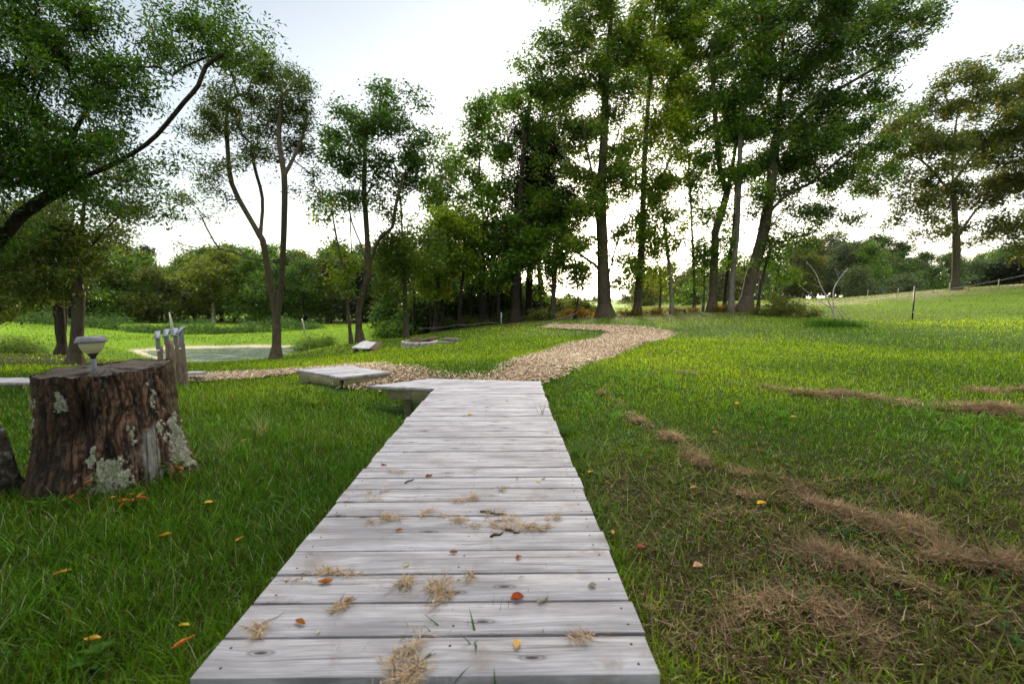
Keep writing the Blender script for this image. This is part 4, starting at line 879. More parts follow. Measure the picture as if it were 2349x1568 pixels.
# thicket stems
TH = 'thin trunks of the dark thicket'
thp = None
for k_, px in enumerate([955, 975, 992, 1012, 1026, 1041, 1056, 1068, 1083, 1098, 1122, 1137, 1148, 1163, 1200, 1232, 1245]):
    Y = 21 + rt_.uniform(-1, 4)
    bb = at_y(px, 750, Y); bb[2] = float(H(bb[0], bb[1])) - .05
    if thp is None:
        P, par, rad, tips = grow(np.zeros(3), [[np.zeros(3), np.array([.1, 0, 1.4]), np.array([-.05, .1, 3.2]), np.array([.2, 0, 5])]], np.random.default_rng(3).normal(0, 1, (26, 3)) * [.9, .9, .9] + [0, 0, 4.3], .075, .5, .012, .06, 3)
        V, Q = ring_tubes(P, par, rad, 6); e0 = empty('thicket_tree', bb); t0 = mesh_np('trunk', V, [Q], M_bark_dark, e0, smooth=True)
        V, Q, C = leaves(P, par, tips, 34, .35, .16, .09, DRK, 3); c0 = mesh_np('crown', V, [Q], M_leaf, e0, C); thp = (e0, t0, c0); e = e0
    else:
        e = thp[0].copy(); col.objects.link(e)
        for ch in thp[1:]: c = ch.copy(); col.objects.link(c); c.parent = e
    e.location = bb; s = rt_.uniform(.75, 1.1); e.scale = (s, s, s); e.rotation_euler = (rt_.uniform(-.08, .08), rt_.uniform(-.08, .08), rt_.uniform(0, 6.28))
    tag(e, 'thin dark trunk standing in the shaded thicket left of centre', 'tree', TH)

# ------------------------------------------------------------------ shrubs and weeds
def bush(name, label, px, py, Y, rx, ry, pal, seed, n=70, K=30, LL=.07, LW=.02, sig=.12, cat='bush', mat=None, group=None):
    B = at_y(px, py, Y); B[2] = float(H(B[0], B[1])) - .02; s = Y / F; r_ = np.random.default_rng(seed)
    v = r_.normal(0, 1, (n, 3)); v /= np.linalg.norm(v, axis=1)[:, None]; v *= r_.random((n, 1)) ** .35; v[:, 2] = np.abs(v[:, 2])
    at = B + v * np.array([rx * s, rx * s * .7, ry * s]) + [0, 0, .05]
    P, par, rad, tips = grow(B, [[B, B + [0, 0, .15]]], at, .03, .2, .004, .02, seed)
    e = empty(name, B, label, cat, group); V, Q = ring_tubes(P - B, par, rad, 4); mesh_np('stem', V, [Q], M_bark, e)
    V, Q, C = leaves(P - B, par, tips, K, sig, LL, LW, pal, seed, -.3); mesh_np('foliage', V, [Q], mat or M_leaf, e, C); return e
bush('shrub', 'rounded bright green willowy shrub on the bank right of the pond', 725, 797, 18, 55, 48, [(.06, .13, .02), (.10, .19, .03), (.16, .25, .05)], 201, 110, 40, .14, .03, .14)
bush('shrub', 'low bright shrub at the left edge beyond the lawn', 30, 800, 14, 60, 42, [(.06, .12, .02), (.10, .17, .03), (.15, .22, .04)], 202, 80, 34, .12, .04, .14)
bush('shrub', 'dark tangled bush at the foot of the leaning double trunk', 1790, 735, 18.5, 60, 45, OLI, 203, 110, 34, .10, .04, .14)
bush('shrub', 'small scrubby bush right of the dark tangled bush', 1855, 733, 18.5, 35, 22, OLI, 204, 40, 28, .10, .03, .12)
bush('shrub', 'brownish scrub around the trunk foot left of the sunset gap', 1240, 742, 19.5, 38, 25, OLI, 205, 50, 28, .10, .04, .13)
bush('shrub', 'scrub at the foot of the stout forked tree', 1320, 735, 19.8, 45, 18, ORG, 206, 50, 28, .10, .04, .13)
bush('shrub', 'grey green bush beside the slender tree behind the fire pit', 905, 755, 22, 55, 40, GRN, 207, 90, 34, .13, .06, .16)
bush('shrub', 'low brushy scrub under the thicket', 1090, 748, 21, 80, 20, OLI, 208, 90, 28, .11, .05, .14)
bush('shrub', 'wide low scrub right of the cedar foot', 1170, 745, 20.5, 40, 18, DRK, 209, 50, 28, .11, .05, .14)
for k_, (px, py, rx, ry) in enumerate([(1440, 722, 30, 10), (1500, 718, 35, 10), (1570, 716, 40, 11), (1655, 716, 40, 12), (1700, 720, 40, 16)]):
    bush('undergrowth', ['low rusty undergrowth just right of the stout forked tree', 'low rusty undergrowth left of the bent slim trunk', 'low rusty undergrowth around the thinnest upright stem', 'low rusty undergrowth at the lichen spotted trunk', 'low rusty undergrowth at the leaning double trunk'][k_],
         px, py, 20.3, rx, ry, ORG, 220 + k_, 36, 26, .11, .03, .12, cat='undergrowth', group='undergrowth under the row of trees')
for k_, (px, py, Y, rx, ry) in enumerate([(965, 757, 24, 55, 95), (1030, 752, 25, 60, 110), (1095, 748, 25, 60, 120), (1155, 744, 24.5, 55, 110), (1215, 742, 26, 50, 90), (905, 762, 28, 50, 80), (1270, 735, 27, 36, 42), (1330, 733, 27, 36, 36)]):
    bush('understorey_bush', ['dark bush at the left end of the thicket understorey', 'dark bush second along the thicket understorey', 'tallest dark bush in the middle of the thicket', 'dark bush behind the cedar trunk', 'dark bush right of the cedar trunk', 'dark bush left of the thicket behind the slender tree', 'low bush in the left part of the sunset gap', 'low bush just left of the stout forked trunk'][k_],
         px, py, Y, rx, ry, DRK if k_ < 6 else OLI, 300 + k_, 230 if k_ < 6 else 60, 40, .17, .10, .22, cat='bush', group='dark understorey bushes')
for k_, px in enumerate(range(-40, 720, 62)):
    bush('reed_clump', 'tall weeds along the berm beyond the pond', px, 762, 30, 42, 14 + 10 * (k_ % 3), [(.03, .08, .02), (.06, .13, .03), (.10, .18, .04)], 240 + k_, 45, 26, .2, .05, .2, cat='weeds', group='weeds on the far berm')

# long grass clump + dead sapling on the right
cp3 = G(1913, 748)
r_ = np.random.default_rng(50); n = 1500; off = r_.normal(0, 1, (n, 2)) * [.42, .2]
P = np.c_[cp3[:2] + off, H(cp3[0] + off[:, 0], cp3[1] + off[:, 1])]
V, Q, T, C = blades(P, r_.uniform(0, 6.3, n), r_.uniform(.1, .7, n), r_.uniform(.3, 1.2, n), r_.uniform(.12, .38, n), np.full(n, .016), np.array([.05, .12, .015]) * r_.uniform(.5, 1.6, (n, 1)), 3)
o = mesh_np('grass_tussock', V - cp3, [Q, T], M_grass, colr=C); o.location = cp3; tag(o, 'tall unmown grass tuft at the foot of the bare dead sapling', 'grass tuft')
mdw = NT('dead_wood'); mdw.pbsdf(mdw.ramp(mdw.noise(mdw.coord(), 20, 4), [(.3, (.16, .14, .12)), (.7, (.42, .39, .35))]), .8, None, .2)
sp = MB(); Ys = cp3[1]; c_ = lambda px, py, dy=0: at_y(px, py, Ys + dy)
for L, rr_ in [([(1918, 735), (1905, 700), (1885, 660), (1870, 625), (1850, 600)], .028), ([(1915, 735), (1912, 700), (1912, 665), (1925, 640), (1945, 615)], .028), ([(1905, 705), (1880, 690), (1855, 672), (1830, 650)], .018), ([(1950, 752), (1930, 722), (1912, 700)], .02), ([(1912, 700), (1935, 715), (1955, 745)], .015), ([(1885, 660), (1862, 650)], .01), ([(1925, 640), (1915, 615)], .008)]:
    P = smooth_line([c_(*p, dy=k * .07) for k, p in enumerate(L)], .12); sp.tube(P - cp3, np.linspace(rr_, rr_ * .25, len(P)), 6)
o = sp.build('dead_sapling', mdw.m, smooth=True); o.location = cp3; tag(o, 'bare grey dead sapling with forked branches on the right lawn', 'dead sapling')

# ------------------------------------------------------------------ fence
mpost = flat('dark_green_steel', (.012, .016, .014), .5, .3); mwh = flat('white_paint', (.7, .7, .68), .5); mwire = flat('fence_wire', (.45, .45, .43), .4, .5)
tp = at_y(2093, 733, 18); tp[2] = float(H(tp[0], tp[1])) - .05; top_z = at_y(2096, 655, 18)[2]; hgt = top_z - tp[2]
e = empty('fence_post', tp, 'dark metal T shaped fence post on the right lawn', 'fence post')
m = MB(); m.box((0, 0, hgt / 2), (.05, .008, hgt)); m.box((0, .024, hgt / 2), (.008, .04, hgt))
for k in range(12): m.box((0, -.007, hgt * (.2 + .065 * k)), (.012, .008, .012))
m.build('post', mpost, e); m = MB(); m.box((0, -.012, .33), (.03, .02, .05)); m.build('insulator', mwh, e)
wires = []
wp = [at_y(1840, 700, 19.5), at_y(2096, 675, 18), at_y(2180, 662, 20.5), at_y(2349, 631, 22), at_y(2600, 590, 23)]
def wire(name, pts, label, r=.007, sag=.05):
    P = []
    for a, b in zip(pts[:-1], pts[1:]):
        for k in range(8): t = k / 8; P.append(a + (b - a) * t - np.array([0, 0, sag * 4 * t * (1 - t)]))
    P.append(pts[-1]); m = MB(); m.tube(np.array(P) - pts[0], r, 5); o = m.build(name, mwire); o.location = pts[0]; tag(o, label, 'fence wire')
wire('fence_wire', wp, 'thin pale fence wire running from the metal post up to the right edge', .006, .03)
for k, (px, yb, yt, Y) in enumerate([(2178, 663, 649, 26), (2290, 655, 642, 28), (2060, 670, 662, 34), (1990, 680, 668, 32)]):
    b = at_y(px, yb, Y); b[2] = float(H(b[0], b[1])) - .05; h_ = max(.45, at_y(px, yt, Y)[2] - b[2]); m = MB(); m.lathe([(.02, 0), (.02, h_ - .03), (.028, h_ - .02), (.028, h_)], n=8); o = m.build('step_in_post', mwh); o.location = b
    tag(o, ['short white step-in post left of the amber tree', 'short white step-in post right of the amber tree trunk', 'small white post far back on the pale field', 'small white post on the pale field right of the dead sapling'][k], 'fence post', 'white posts of the field fence')
wl = [at_y(960, 752, 19.5), at_y(1050, 744, 19.7), at_y(1110, 740, 20), at_y(1200, 731, 20)]
wire('fence_wire', wl, 'thin pale wire stretched in front of the dark thicket', .006, .06)
b = at_y(1150, 742, 19.9); b[2] = float(H(b[0], b[1])) - .03; m = MB(); m.lathe([(.025, 0), (.025, .5), (.015, .52)], n=8); o = m.build('step_in_post', mwh); o.location = b; tag(o, 'short white post at the foot of the thicket', 'fence post', 'white posts of the field fence')

# ------------------------------------------------------------------ stump
ns, nh = 460, 230
th_ = np.linspace(0, 2 * np.pi, ns, endpoint=False); hh = np.linspace(-.12, 1, nh)
TH_, HH = np.meshgrid(th_, hh); STZ0 = float(H(STUMP[0], STUMP[1])); TOPZ = .555; HT = TOPZ - STZ0
toc = math.atan2(-STUMP[1], -STUMP[0])          # azimuth of the stump's front (towards the path)
da = (TH_ - toc + np.pi) % (2 * np.pi) - np.pi    # 0 faces the camera, + = towards image right
h01 = np.clip(HH, 0, 1)
rad = .318 + .05 * np.exp(-h01 * 3.4) + .015 * (1 - h01)
for a0, am, sg in [(1.15, .10, .35), (-1.3, .07, .28), (.1, .02, .3), (2.6, .08, .35), (-2.5, .09, .3), (-.55, .035, .2)]:
    d_ = (TH_ - toc - a0 + np.pi) % (2 * np.pi) - np.pi; rad += .7 * am * np.exp(-(d_ / sg) ** 2) * np.exp(-h01 * 4.0)
cxs, sxs = np.cos(TH_), np.sin(TH_)
pn = np.stack([cxs * 2.2, sxs * 2.2, HH * .55], -1)
ridge = fbm(pn * np.array([2.6, 2.6, 1.1]), 1, 5, 60); plate = 1 - np.abs(fbm(np.stack([cxs * 5, sxs * 5, HH * 2.6], -1), 1, 4, 61)) * 2
fine = fbm(np.stack([cxs * 13, sxs * 13, HH * 7], -1), 1, 4, 62)
wv_ = .5 * fbm(np.stack([cxs * 3, sxs * 3, HH * 4], -1), 1, 3, 80)
fis = 1 - np.abs(fbm(np.stack([cxs * 7 + wv_, sxs * 7 + wv_, HH * 2.3], -1), 1, 3, 81)) * 2.2
fis2 = 1 - np.abs(fbm(np.stack([cxs * 15 + wv_, sxs * 15 + wv_, HH * 7 + wv_], -1), 1, 3, 82)) * 2.2
fm = np.maximum(sst(.62, .93, fis), .7 * sst(.6, .93, fis2)); gry = sst(-.1, .5, fbm(np.stack([cxs * 4, sxs * 4, HH * 3], -1), 1, 3, 83))
rad += .018 * ridge + .008 * np.clip(plate, -.7, .8) + .010 * fine + .007 * fbm(np.stack([cxs * 34, sxs * 34, HH * 9], -1), 1, 3, 88)
rad -= .011 * fm
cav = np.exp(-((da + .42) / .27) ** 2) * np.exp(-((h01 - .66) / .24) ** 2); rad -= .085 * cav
groove = np.exp(-((da + .62 - (h01 - .5) * .5) / .10) ** 2) * sst(.1, .4, h01); rad -= .03 * groove
bare = sst(.16, .10, np.abs(da - .48 + .05 * fine)) * sst(.55, .45, h01 + .08 * ridge) * 1.0
rad = rad * (1 - bare) + bare * (.37 - .03 * h01 + .004 * fbm(np.stack([cxs * 26, sxs * 26, HH * 1.5], -1), 1, 3, 63))
rad += .012 * sst(.9, 1, h01) * fbm(np.stack([cxs * 8, sxs * 8, HH * 0], -1), 1, 3, 64)
X = STUMP[0] + rad * cxs; Yy = STUMP[1] + rad * sxs
tiltx = .012 * (X - STUMP[0]) / .34; tilty = .012 * (Yy - STUMP[1]) / .34
Z = STZ0 + HH * HT + sst(0, 1, h01) * (tiltx + tilty + .012 * vnoise(np.stack([cxs * 4, sxs * 4, HH * 0 + 2], -1), 9))
base_c0 = np.array([.085, .052, .037]); red = np.array([.30, .165, .105]); dk = np.array([.018, .013, .011])
cf = sst(-.15, .75, plate * .9 + fine * 1.1); Cc = dk + (red - dk) * cf[..., None]; Cc = Cc + (np.array([.13, .115, .10]) - Cc) * (gry * .55)[..., None]; Cc = Cc + (dk * .5 - Cc) * (fm * .8)[..., None]; fib = fbm(np.stack([cxs * 42, sxs * 42, HH * 4.0], -1), 1, 3, 90); Cc = Cc * (1 + 1.1 * fib[..., None]); spk = sst(.25, .5, fbm(np.stack([cxs * 36, sxs * 36, HH * 26], -1), 1, 2, 91)); Cc = Cc + (np.array([.30, .25, .20]) - Cc) * (spk * .5)[..., None]
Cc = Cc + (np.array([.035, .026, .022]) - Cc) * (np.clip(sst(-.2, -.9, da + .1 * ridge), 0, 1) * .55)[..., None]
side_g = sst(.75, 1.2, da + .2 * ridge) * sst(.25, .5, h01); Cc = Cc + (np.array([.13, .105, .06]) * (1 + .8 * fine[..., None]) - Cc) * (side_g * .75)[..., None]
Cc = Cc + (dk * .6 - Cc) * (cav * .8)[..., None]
Cc = Cc * .62; gw_ = fbm(np.stack([cxs * 30, sxs * 30, HH * 2.0], -1), 1, 4, 65); Cc = Cc + (np.array([.24, .225, .205]) * (1 + .7 * gw_[..., None]) - Cc) * bare[..., None]
crk = sst(.90, .97, 1 - np.abs(vnoise(np.stack([cxs * 9, sxs * 9, HH * .7], -1), 66))); Cc = Cc * (1 - .75 * (crk * bare)[..., None])
def lich(a0, h0, sa, sh, th0=.0):
    return np.exp(-((da - a0) / sa) ** 2 - ((h01 - h0) / sh) ** 2)
lm = np.maximum.reduce([lich(-.1, .17, .30, .20) * 1.15, lich(.98, .32, .20, .28) * 1.35, lich(.62, .72, .10, .15) * 1.0, lich(-.85, .75, .22, .15) * .55, lich(.26, .43, .09, .13) * .9, lich(.68, .50, .10, .08) * .95, lich(-1.5, .6, .3, .3) * .6, lich(-.30, .32, .10, .12)])
ln_ = fbm(np.stack([cxs * 7, sxs * 7, HH * 5], -1), 1, 4, 67); lsp = fbm(np.stack([cxs * 30, sxs * 30, HH * 22], -1), 1, 3, 68)
lk = sst(.56, .68, lm * .8 + .75 * ln_ + .55 * lsp) * (lm > .12)
lc = np.array([.46, .46, .38]) * (1 + .55 * lsp[..., None]); Cc = Cc + (lc - Cc) * (lk * .92)[..., None]
rad2 = .007 * lk * (.5 + 1.0 * np.clip(lsp, -.4, 1)); X = X + rad2 * cxs; Yy = Yy + rad2 * sxs
st = empty('tree_stump', (STUMP[0], STUMP[1], STZ0), 'wide old tree stump with crumbling brown bark and pale lichen patches left of the boardwalk', 'tree stump')
ids = np.arange(ns * nh).reshape(nh, ns); nx2 = np.roll(ids, -1, 1)
Qs_ = np.stack([ids[:-1], nx2[:-1], nx2[1:], ids[1:]], -1).reshape(-1, 4)
tS = NT('stump_bark'); nS = tS.noise(tS.map(tS.coord(), (1, 1, .35)), 60, 5, .7)
tS.pbsdf(tS.mix(.8, tS.attr('Col', 'Color'), tS.ramp(nS, [(.3, (.5, .5, .5)), (.7, (1.6, 1.55, 1.5))]), 'MULTIPLY'), .85, tS.bump(nS, .8, .012), .2)
Vst = np.stack([X, Yy, Z], -1).reshape(-1, 3) - np.array(st.location)
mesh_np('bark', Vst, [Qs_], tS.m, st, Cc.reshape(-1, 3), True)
# cut top
nrr = 60; tr_ = np.linspace(1, 0.0, nrr)[:, None]; top = Vst.reshape(nh, ns, 3)[-1]; ctr = top.mean(0)
TP = ctr + (top - ctr)[None] * tr_[..., None]
tn = fbm(np.stack([TP[..., 0], TP[..., 1], TP[..., 2] * 0], -1), 14, 4, 71); TP[..., 2] += .010 * tn * sst(0, .08, 1 - tr_) - .004
ang_t = np.arctan2(TP[..., 1] - ctr[1], TP[..., 0] - ctr[0]); ck = sst(.9, .98, 1 - np.abs(vnoise(np.stack([np.cos(ang_t) * 6, np.sin(ang_t) * 6, tr_ * .6 + 0 * ang_t], -1), 72))) * sst(.1, .3, tr_)
TP[..., 2] -= .012 * ck
tc = np.array([.075, .062, .052]) * (1 + .9 * tn[..., None]); tc = tc * (1 - .7 * ck[..., None]); tc = np.clip(tc, .008, 1)
ids = np.arange(nrr * ns).reshape(nrr, ns); nx2 = np.roll(ids, -1, 1)
mesh_np('cut_top', TP.reshape(-1, 3), [np.stack([ids[:-1], nx2[:-1], nx2[1:], ids[1:]], -1).reshape(-1, 4)], tS.m, st, tc.reshape(-1, 3), True)
# lichen crusts
lkf = (lk * (np.sin(TH_ * 0) + 1)).reshape(-1); cand = np.where((lkf > .8))[0]; r_ = np.random.default_rng(9); pick = r_.choice(cand, min(3800, len(cand)), False)
Pn = Vst[pick] + np.stack([cxs, sxs, 0 * cxs], -1).reshape(-1, 3)[pick] * .005; n = len(pick)
azn = TH_.reshape(-1)[pick] + np.pi / 2 + r_.normal(0, .3, n)
V, Q, C = quads_scatter(Pn, azn, r_.uniform(-3, 3, n), r_.normal(np.pi / 2 - .4, .5, n), r_.uniform(.004, .009, n), r_.uniform(.003, .007, n), np.array([.44, .44, .32]) * r_.uniform(.5, 1.25, (n, 1)))
mesh_np('lichen', V, [Q], mch.m, st, C)
# leaf litter scraps lying on the cut top are below; old root slab at the left edge
rp = at_y(12, 1080, 2.45); m = MB(); rp[2] = float(H(rp[0], rp[1]))
Pn_ = np.array([[-.05, .1, -.05], [-.03, .03, .1], [0, 0, .25], [-.02, 0, .38], [-.06, .0, .44]]); m.tube(Pn_, [.065, .06, .045, .035, .015], 22, .5, 4)
o = m.build('old_root', None, smooth=True, colr=None); o.location = rp
tR = NT('mossy_root'); vR = tR.coord(); nR = tR.noise(vR, 22, 5, .7); tR.pbsdf(tR.ramp(nR, [(.35, (.02, .016, .012)), (.52, (.07, .055, .04)), (.66, (.25, .26, .22)), (.8, (.4, .42, .36))]), .9, tR.bump(nR, .9, .02), .2)
o.data.materials.append(tR.m); tag(o, 'lichen spotted old root sticking up left of the stump', 'root')

# ------------------------------------------------------------------ solar lamp on the stump
lb = at_y(218, 850, 2.62); lz = TOPZ - .015
lamp = empty('solar_lamp', (lb[0], lb[1], lz), 'small grey solar garden lamp with ribbed yellowed lens standing on the stump', 'lamp', rot=(R(-2), R(-4), 0))
mgp = flat('grey_plastic', (.20, .20, .225), .5, 0, .4, .25, 60); mbk = flat('black_plastic', (.03, .03, .033), .5)
s = .98; mb = MB(); mb.lathe([(.0115, -.03), (.0115, .088)], n=16); mb.build('stem', mgp, lamp, smooth=False)
mb = MB(); mb.lathe([(.0115, .086), (.014, .098), (.024, .112), (.026, .118), (.02, .120)], n=24); mb.build('collar', mbk, lamp, smooth=True)
tl = NT('yellowed_lens'); pb = tl.pbsdf((.62, .56, .33), .3, None, .5); pb.inputs['Transmission Weight'].default_value = .08; pb.inputs['IOR'].default_value = 1.2
mb = MB(); mb.lathe([(.024, .117), (.036, .126), (.048, .143), (.054, .162), (.057, .182), (.053, .182), (.050, .162), (.044, .145), (.033, .129), (.022, .119)], n=120, cap=False, rib=.03, nr=30); mb.build('lens', tl.m, lamp, smooth=True)
mb = MB(); mb.lathe([(.055, .178), (.073, .180), (.074, .187), (.063, .211), (.058, .216), (.050, .2165), (.048, .213), (.03, .213)], n=48)
for k in range(24):
    a = k * math.pi / 12; mb.box((.0535 * math.cos(a), .0535 * math.sin(a), .2175), (.004, .003, .003), a)
mb.build('cap', mgp, lamp)
tp_ = NT('solar_cell'); tp_.pbsdf((.02, .025, .05), .2, None, .6); mb = MB(); mb.box((0, 0, .2145), (.05, .05, .004)); mb.build('solar_panel', tp_.m, lamp)
mb = MB(); mb.lathe([(.004, .12), (.007, .125), (.007, .135), (.003, .14)], n=12); mb.build('bulb', mwh, lamp)

# ------------------------------------------------------------------ log posts with small solar lights
mlog = bark_mat('log_wood', (.07, .05, .035), (.27, .21, .155), .7)
mgb = flat('grey_light_box', (.16, .165, .175), .5, 0, .5, .1); mpanel = NT('light_panel'); mpanel.pbsdf((.16, .18, .21), .25, None, .5)
plab = ['shortest log post, leftmost of the four behind the stump', 'thick split log post, second from the left behind the stump', 'straight log post between the split one and the tallest one', 'tallest smooth log post at the right end of the row of four']
llab = ['grey wedge shaped solar light on the shortest log post', 'grey wedge shaped solar light on the thick split log post', 'grey wedge shaped solar light on the post left of the tallest', 'grey wedge shaped solar light held highest on the tallest log post']
for k, (px, pt, pbm, rr_, lt) in enumerate([(371, 793, 878, .034, 763), (396, 780, 878, .048, 758), (411, 779, 880, .028, 756), (426, 788, 884, .031, 751)]):
    Y = 6.0 + [.3, .1, .0, -.15][k]; b = at_y(px, pbm, Y); b[2] = float(H(b[0], b[1])) - .1; zt = at_y(px, pt, Y)[2]
    m = MB(); nn = 9; P = np.stack([np.linspace(0, .012, nn) * (-1) ** k, np.zeros(nn), np.linspace(0, zt - b[2], nn)], 1); m.tube(P, np.linspace(rr_ * 1.1, rr_ * .95, nn), 14, .22, k + 3)
    if k == 1: m.tube(P[:7] + [.03, -.03, 0], np.linspace(.022, .014, 7), 9, .3, 9)
    o = m.build('log_post', mlog, smooth=True); o.location = b; tag(o, plab[k], 'post', 'log posts behind the stump')
    zt2 = at_y(px, lt, Y)[2]; hb = zt2 - zt + .05
    e = empty('post_light', (b[0] + .012 * (-1) ** k, b[1] - rr_ - .0, zt - .05), llab[k], 'light', 'solar lights on the log posts')
    m = MB(); hw = .024; dd = .04
    V = [(-hw, 0, 0), (hw, 0, 0), (hw, dd, 0), (-hw, dd, 0), (-hw, -.005, hb - .065), (hw, -.005, hb - .065), (hw, dd, hb), (-hw, dd, hb)]
    m.add(V, [(3, 2, 1, 0), (4, 5, 6, 7), (0, 1, 5, 4), (1, 2, 6, 5), (2, 3, 7, 6), (3, 0, 4, 7)]); m.build('housing', mgb, e, bevel=.004)
    m = MB(); V = [(-hw - .008, -.03, hb - .082), (hw + .008, -.03, hb - .082), (hw + .008, dd + .008, hb + .012), (-hw - .008, dd + .008, hb + .012)]; V += [(a, b_, c + .012) for a, b_, c in V]
    m.add(V, [(3, 2, 1, 0), (4, 5, 6, 7), (0, 1, 5, 4), (1, 2, 6, 5), (2, 3, 7, 6), (3, 0, 4, 7)]); m.build('solar_panel', mpanel.m, e)
    e.rotation_euler = (0, 0, [.5, .25, .5, -.35][k])
    if k in (0, 3): m = MB(); m.lathe([(.01, -.02), (.016, -.012), (.01, 0)], (0, .0, 0), 10); m.build('lamp_nub', mwh, e)

# ------------------------------------------------------------------ bench, fire pit, logs
Yb = 11.0; bc = G(838, 808); Yb = bc[1]; s = Yb / F
bn = empty('wooden_bench', bc, 'rough slab bench with a tilted seat resting on log rounds near the fire pit', 'bench')
mslab = flat('grey_slab', (.34, .33, .34), .7, 0, .3, .35, 12); mlogd = bark_mat('dark_log', (.04, .028, .02), (.14, .10, .07)); 
u = s
m = MB(); V = [(-28 * u, -.12, 10 * u), (12 * u, -.14, 8 * u), (22 * u, .3, 18 * u), (-12 * u, .32, 22 * u)]; V += [(a, b, c + .035) for a, b, c in V]
m.add(V, [(3, 2, 1, 0), (4, 5, 6, 7), (0, 1, 5, 4), (1, 2, 6, 5), (2, 3, 7, 6), (3, 0, 4, 7)]); m.build('seat_slab', mslab, bn, bevel=.01)
m = MB(); m.tube([(-22 * u, .02, -.04), (-22 * u, .02, 9.5 * u)], 6 * u, 14, .2, 1); m.build('log_leg', mlogd, bn, smooth=True)
m = MB(); m.tube([(2 * u, -.05, 4 * u), (2 * u, .35, 5 * u)], 6 * u, 14, .2, 2); m.build('log_leg', mlogd, bn, smooth=True)
m = MB(); V = [(8 * u, -.1, 9 * u), (30 * u, -.08, 6 * u), (34 * u, .25, 20 * u), (18 * u, .25, 18 * u)]; V += [(a + .0, b + .02, c + .03) for a, b, c in V]
m.add(V, [(3, 2, 1, 0), (4, 5, 6, 7), (0, 1, 5, 4), (1, 2, 6, 5), (2, 3, 7, 6), (3, 0, 4, 7)]); m.build('bark_slab', mlogd, bn, bevel=.01)
m = MB(); m.tube([(26 * u, 0, -.03), (27 * u, .02, 7 * u)], 5 * u, 12, .2, 5); m.build('log_leg', mlogd, bn, smooth=True)
fc = G(963, 795); s = fc[1] / F; rF = 36 * s
mst = flat('pit_block', (.30, .28, .25), .9, 0, .2, .35, 25)
fp = empty('fire_pit', fc, 'round fire pit ringed with pale concrete blocks on the far lawn', 'fire pit')
m = MB()
for lay in range(2):
    for k in range(18):
        a = (k + lay * .5) * 2 * math.pi / 18; m.box((rF * math.cos(a), rF * math.sin(a), .045 + lay * .093 - .03), (rF * .325, .12, .086), a + math.pi / 2)
m.build('block_ring', mst, fp, bevel=.006)
m = MB(); rk = random.Random(4)
for k in range(9): a = rk.uniform(0, 3.1); c = np.array([rk.uniform(-.25, .25), rk.uniform(-.2, .2), .14 + .02 * k / 3]); dv = np.array([math.cos(a), math.sin(a), rk.uniform(-.05, .1)]) * rk.uniform(.2, .45); m.tube([c - dv, c, c + dv], .028, 7, .2, k)
o = m.build('firewood', mlogd, smooth=True); o.location = fc; tag(o, 'charred branches heaped inside the round fire pit', 'firewood')
for k, (a, b, r_px, lb_, mt) in enumerate([((1020, 779), (1078, 781), 5.0, 'grey barked log lying right of the fire pit', M_bark_grey), ((985, 783), (1050, 783), 3.0, 'flat dark log lying just behind the fire pit rim', M_bark_grey), ((1002, 786), (1052, 784), 3.2, 'shorter weathered log in front of the long grey one', M_bark_grey)]):
    A_, B_ = G(a[0], a[1] + 4), G(b[0], b[1] + 4); s = A_[1] / F; B_ = A_ + (B_ - A_) / np.linalg.norm(B_ - A_) * np.linalg.norm((B_ - A_)[[0]]) ; B_[2] = float(H(B_[0], B_[1]))
    P = np.linspace(A_, B_, 8); P[:, 2] += r_px * s * .85; m = MB(); m.tube(P - A_, r_px * s, 12, .12, k); o = m.build('log', mt, smooth=True); o.location = A_; tag(o, lb_, 'log', 'logs by the fire pit')
# fallen branch by the path bend
pf_ = [G(*p) for p in [(1225, 752), (1262, 744), (1300, 737), (1330, 728)]]; P = smooth_line([p + [0, 0, .06 + .05 * k] for k, p in enumerate(pf_)], .2); m = MB(); m.tube(P - pf_[0], np.linspace(.02, .055, len(P)), 8, .2, 3); o = m.build('fallen_branch', M_bark, smooth=True); o.location = pf_[0]; tag(o, 'long fallen branch lying in the scrub by the mulch path bend', 'branch')
# leaning pole branch in the gap
Yk = 19.6; L_ = [at_y(*p, Yk) for p in [(1315, 742), (1322, 705), (1318, 680), (1308, 655)]]; L_[0][2] = float(H(L_[0][0], Yk)) - .03
m = MB(); P = smooth_line(L_, .2); m.tube(P - L_[0], np.linspace(.035, .015, len(P)), 7); o = m.build('bare_sapling', M_bark_dark, smooth=True); o.location = L_[0]; tag(o, 'thin bent leafless sapling silhouetted in the sunset gap', 'sapling')
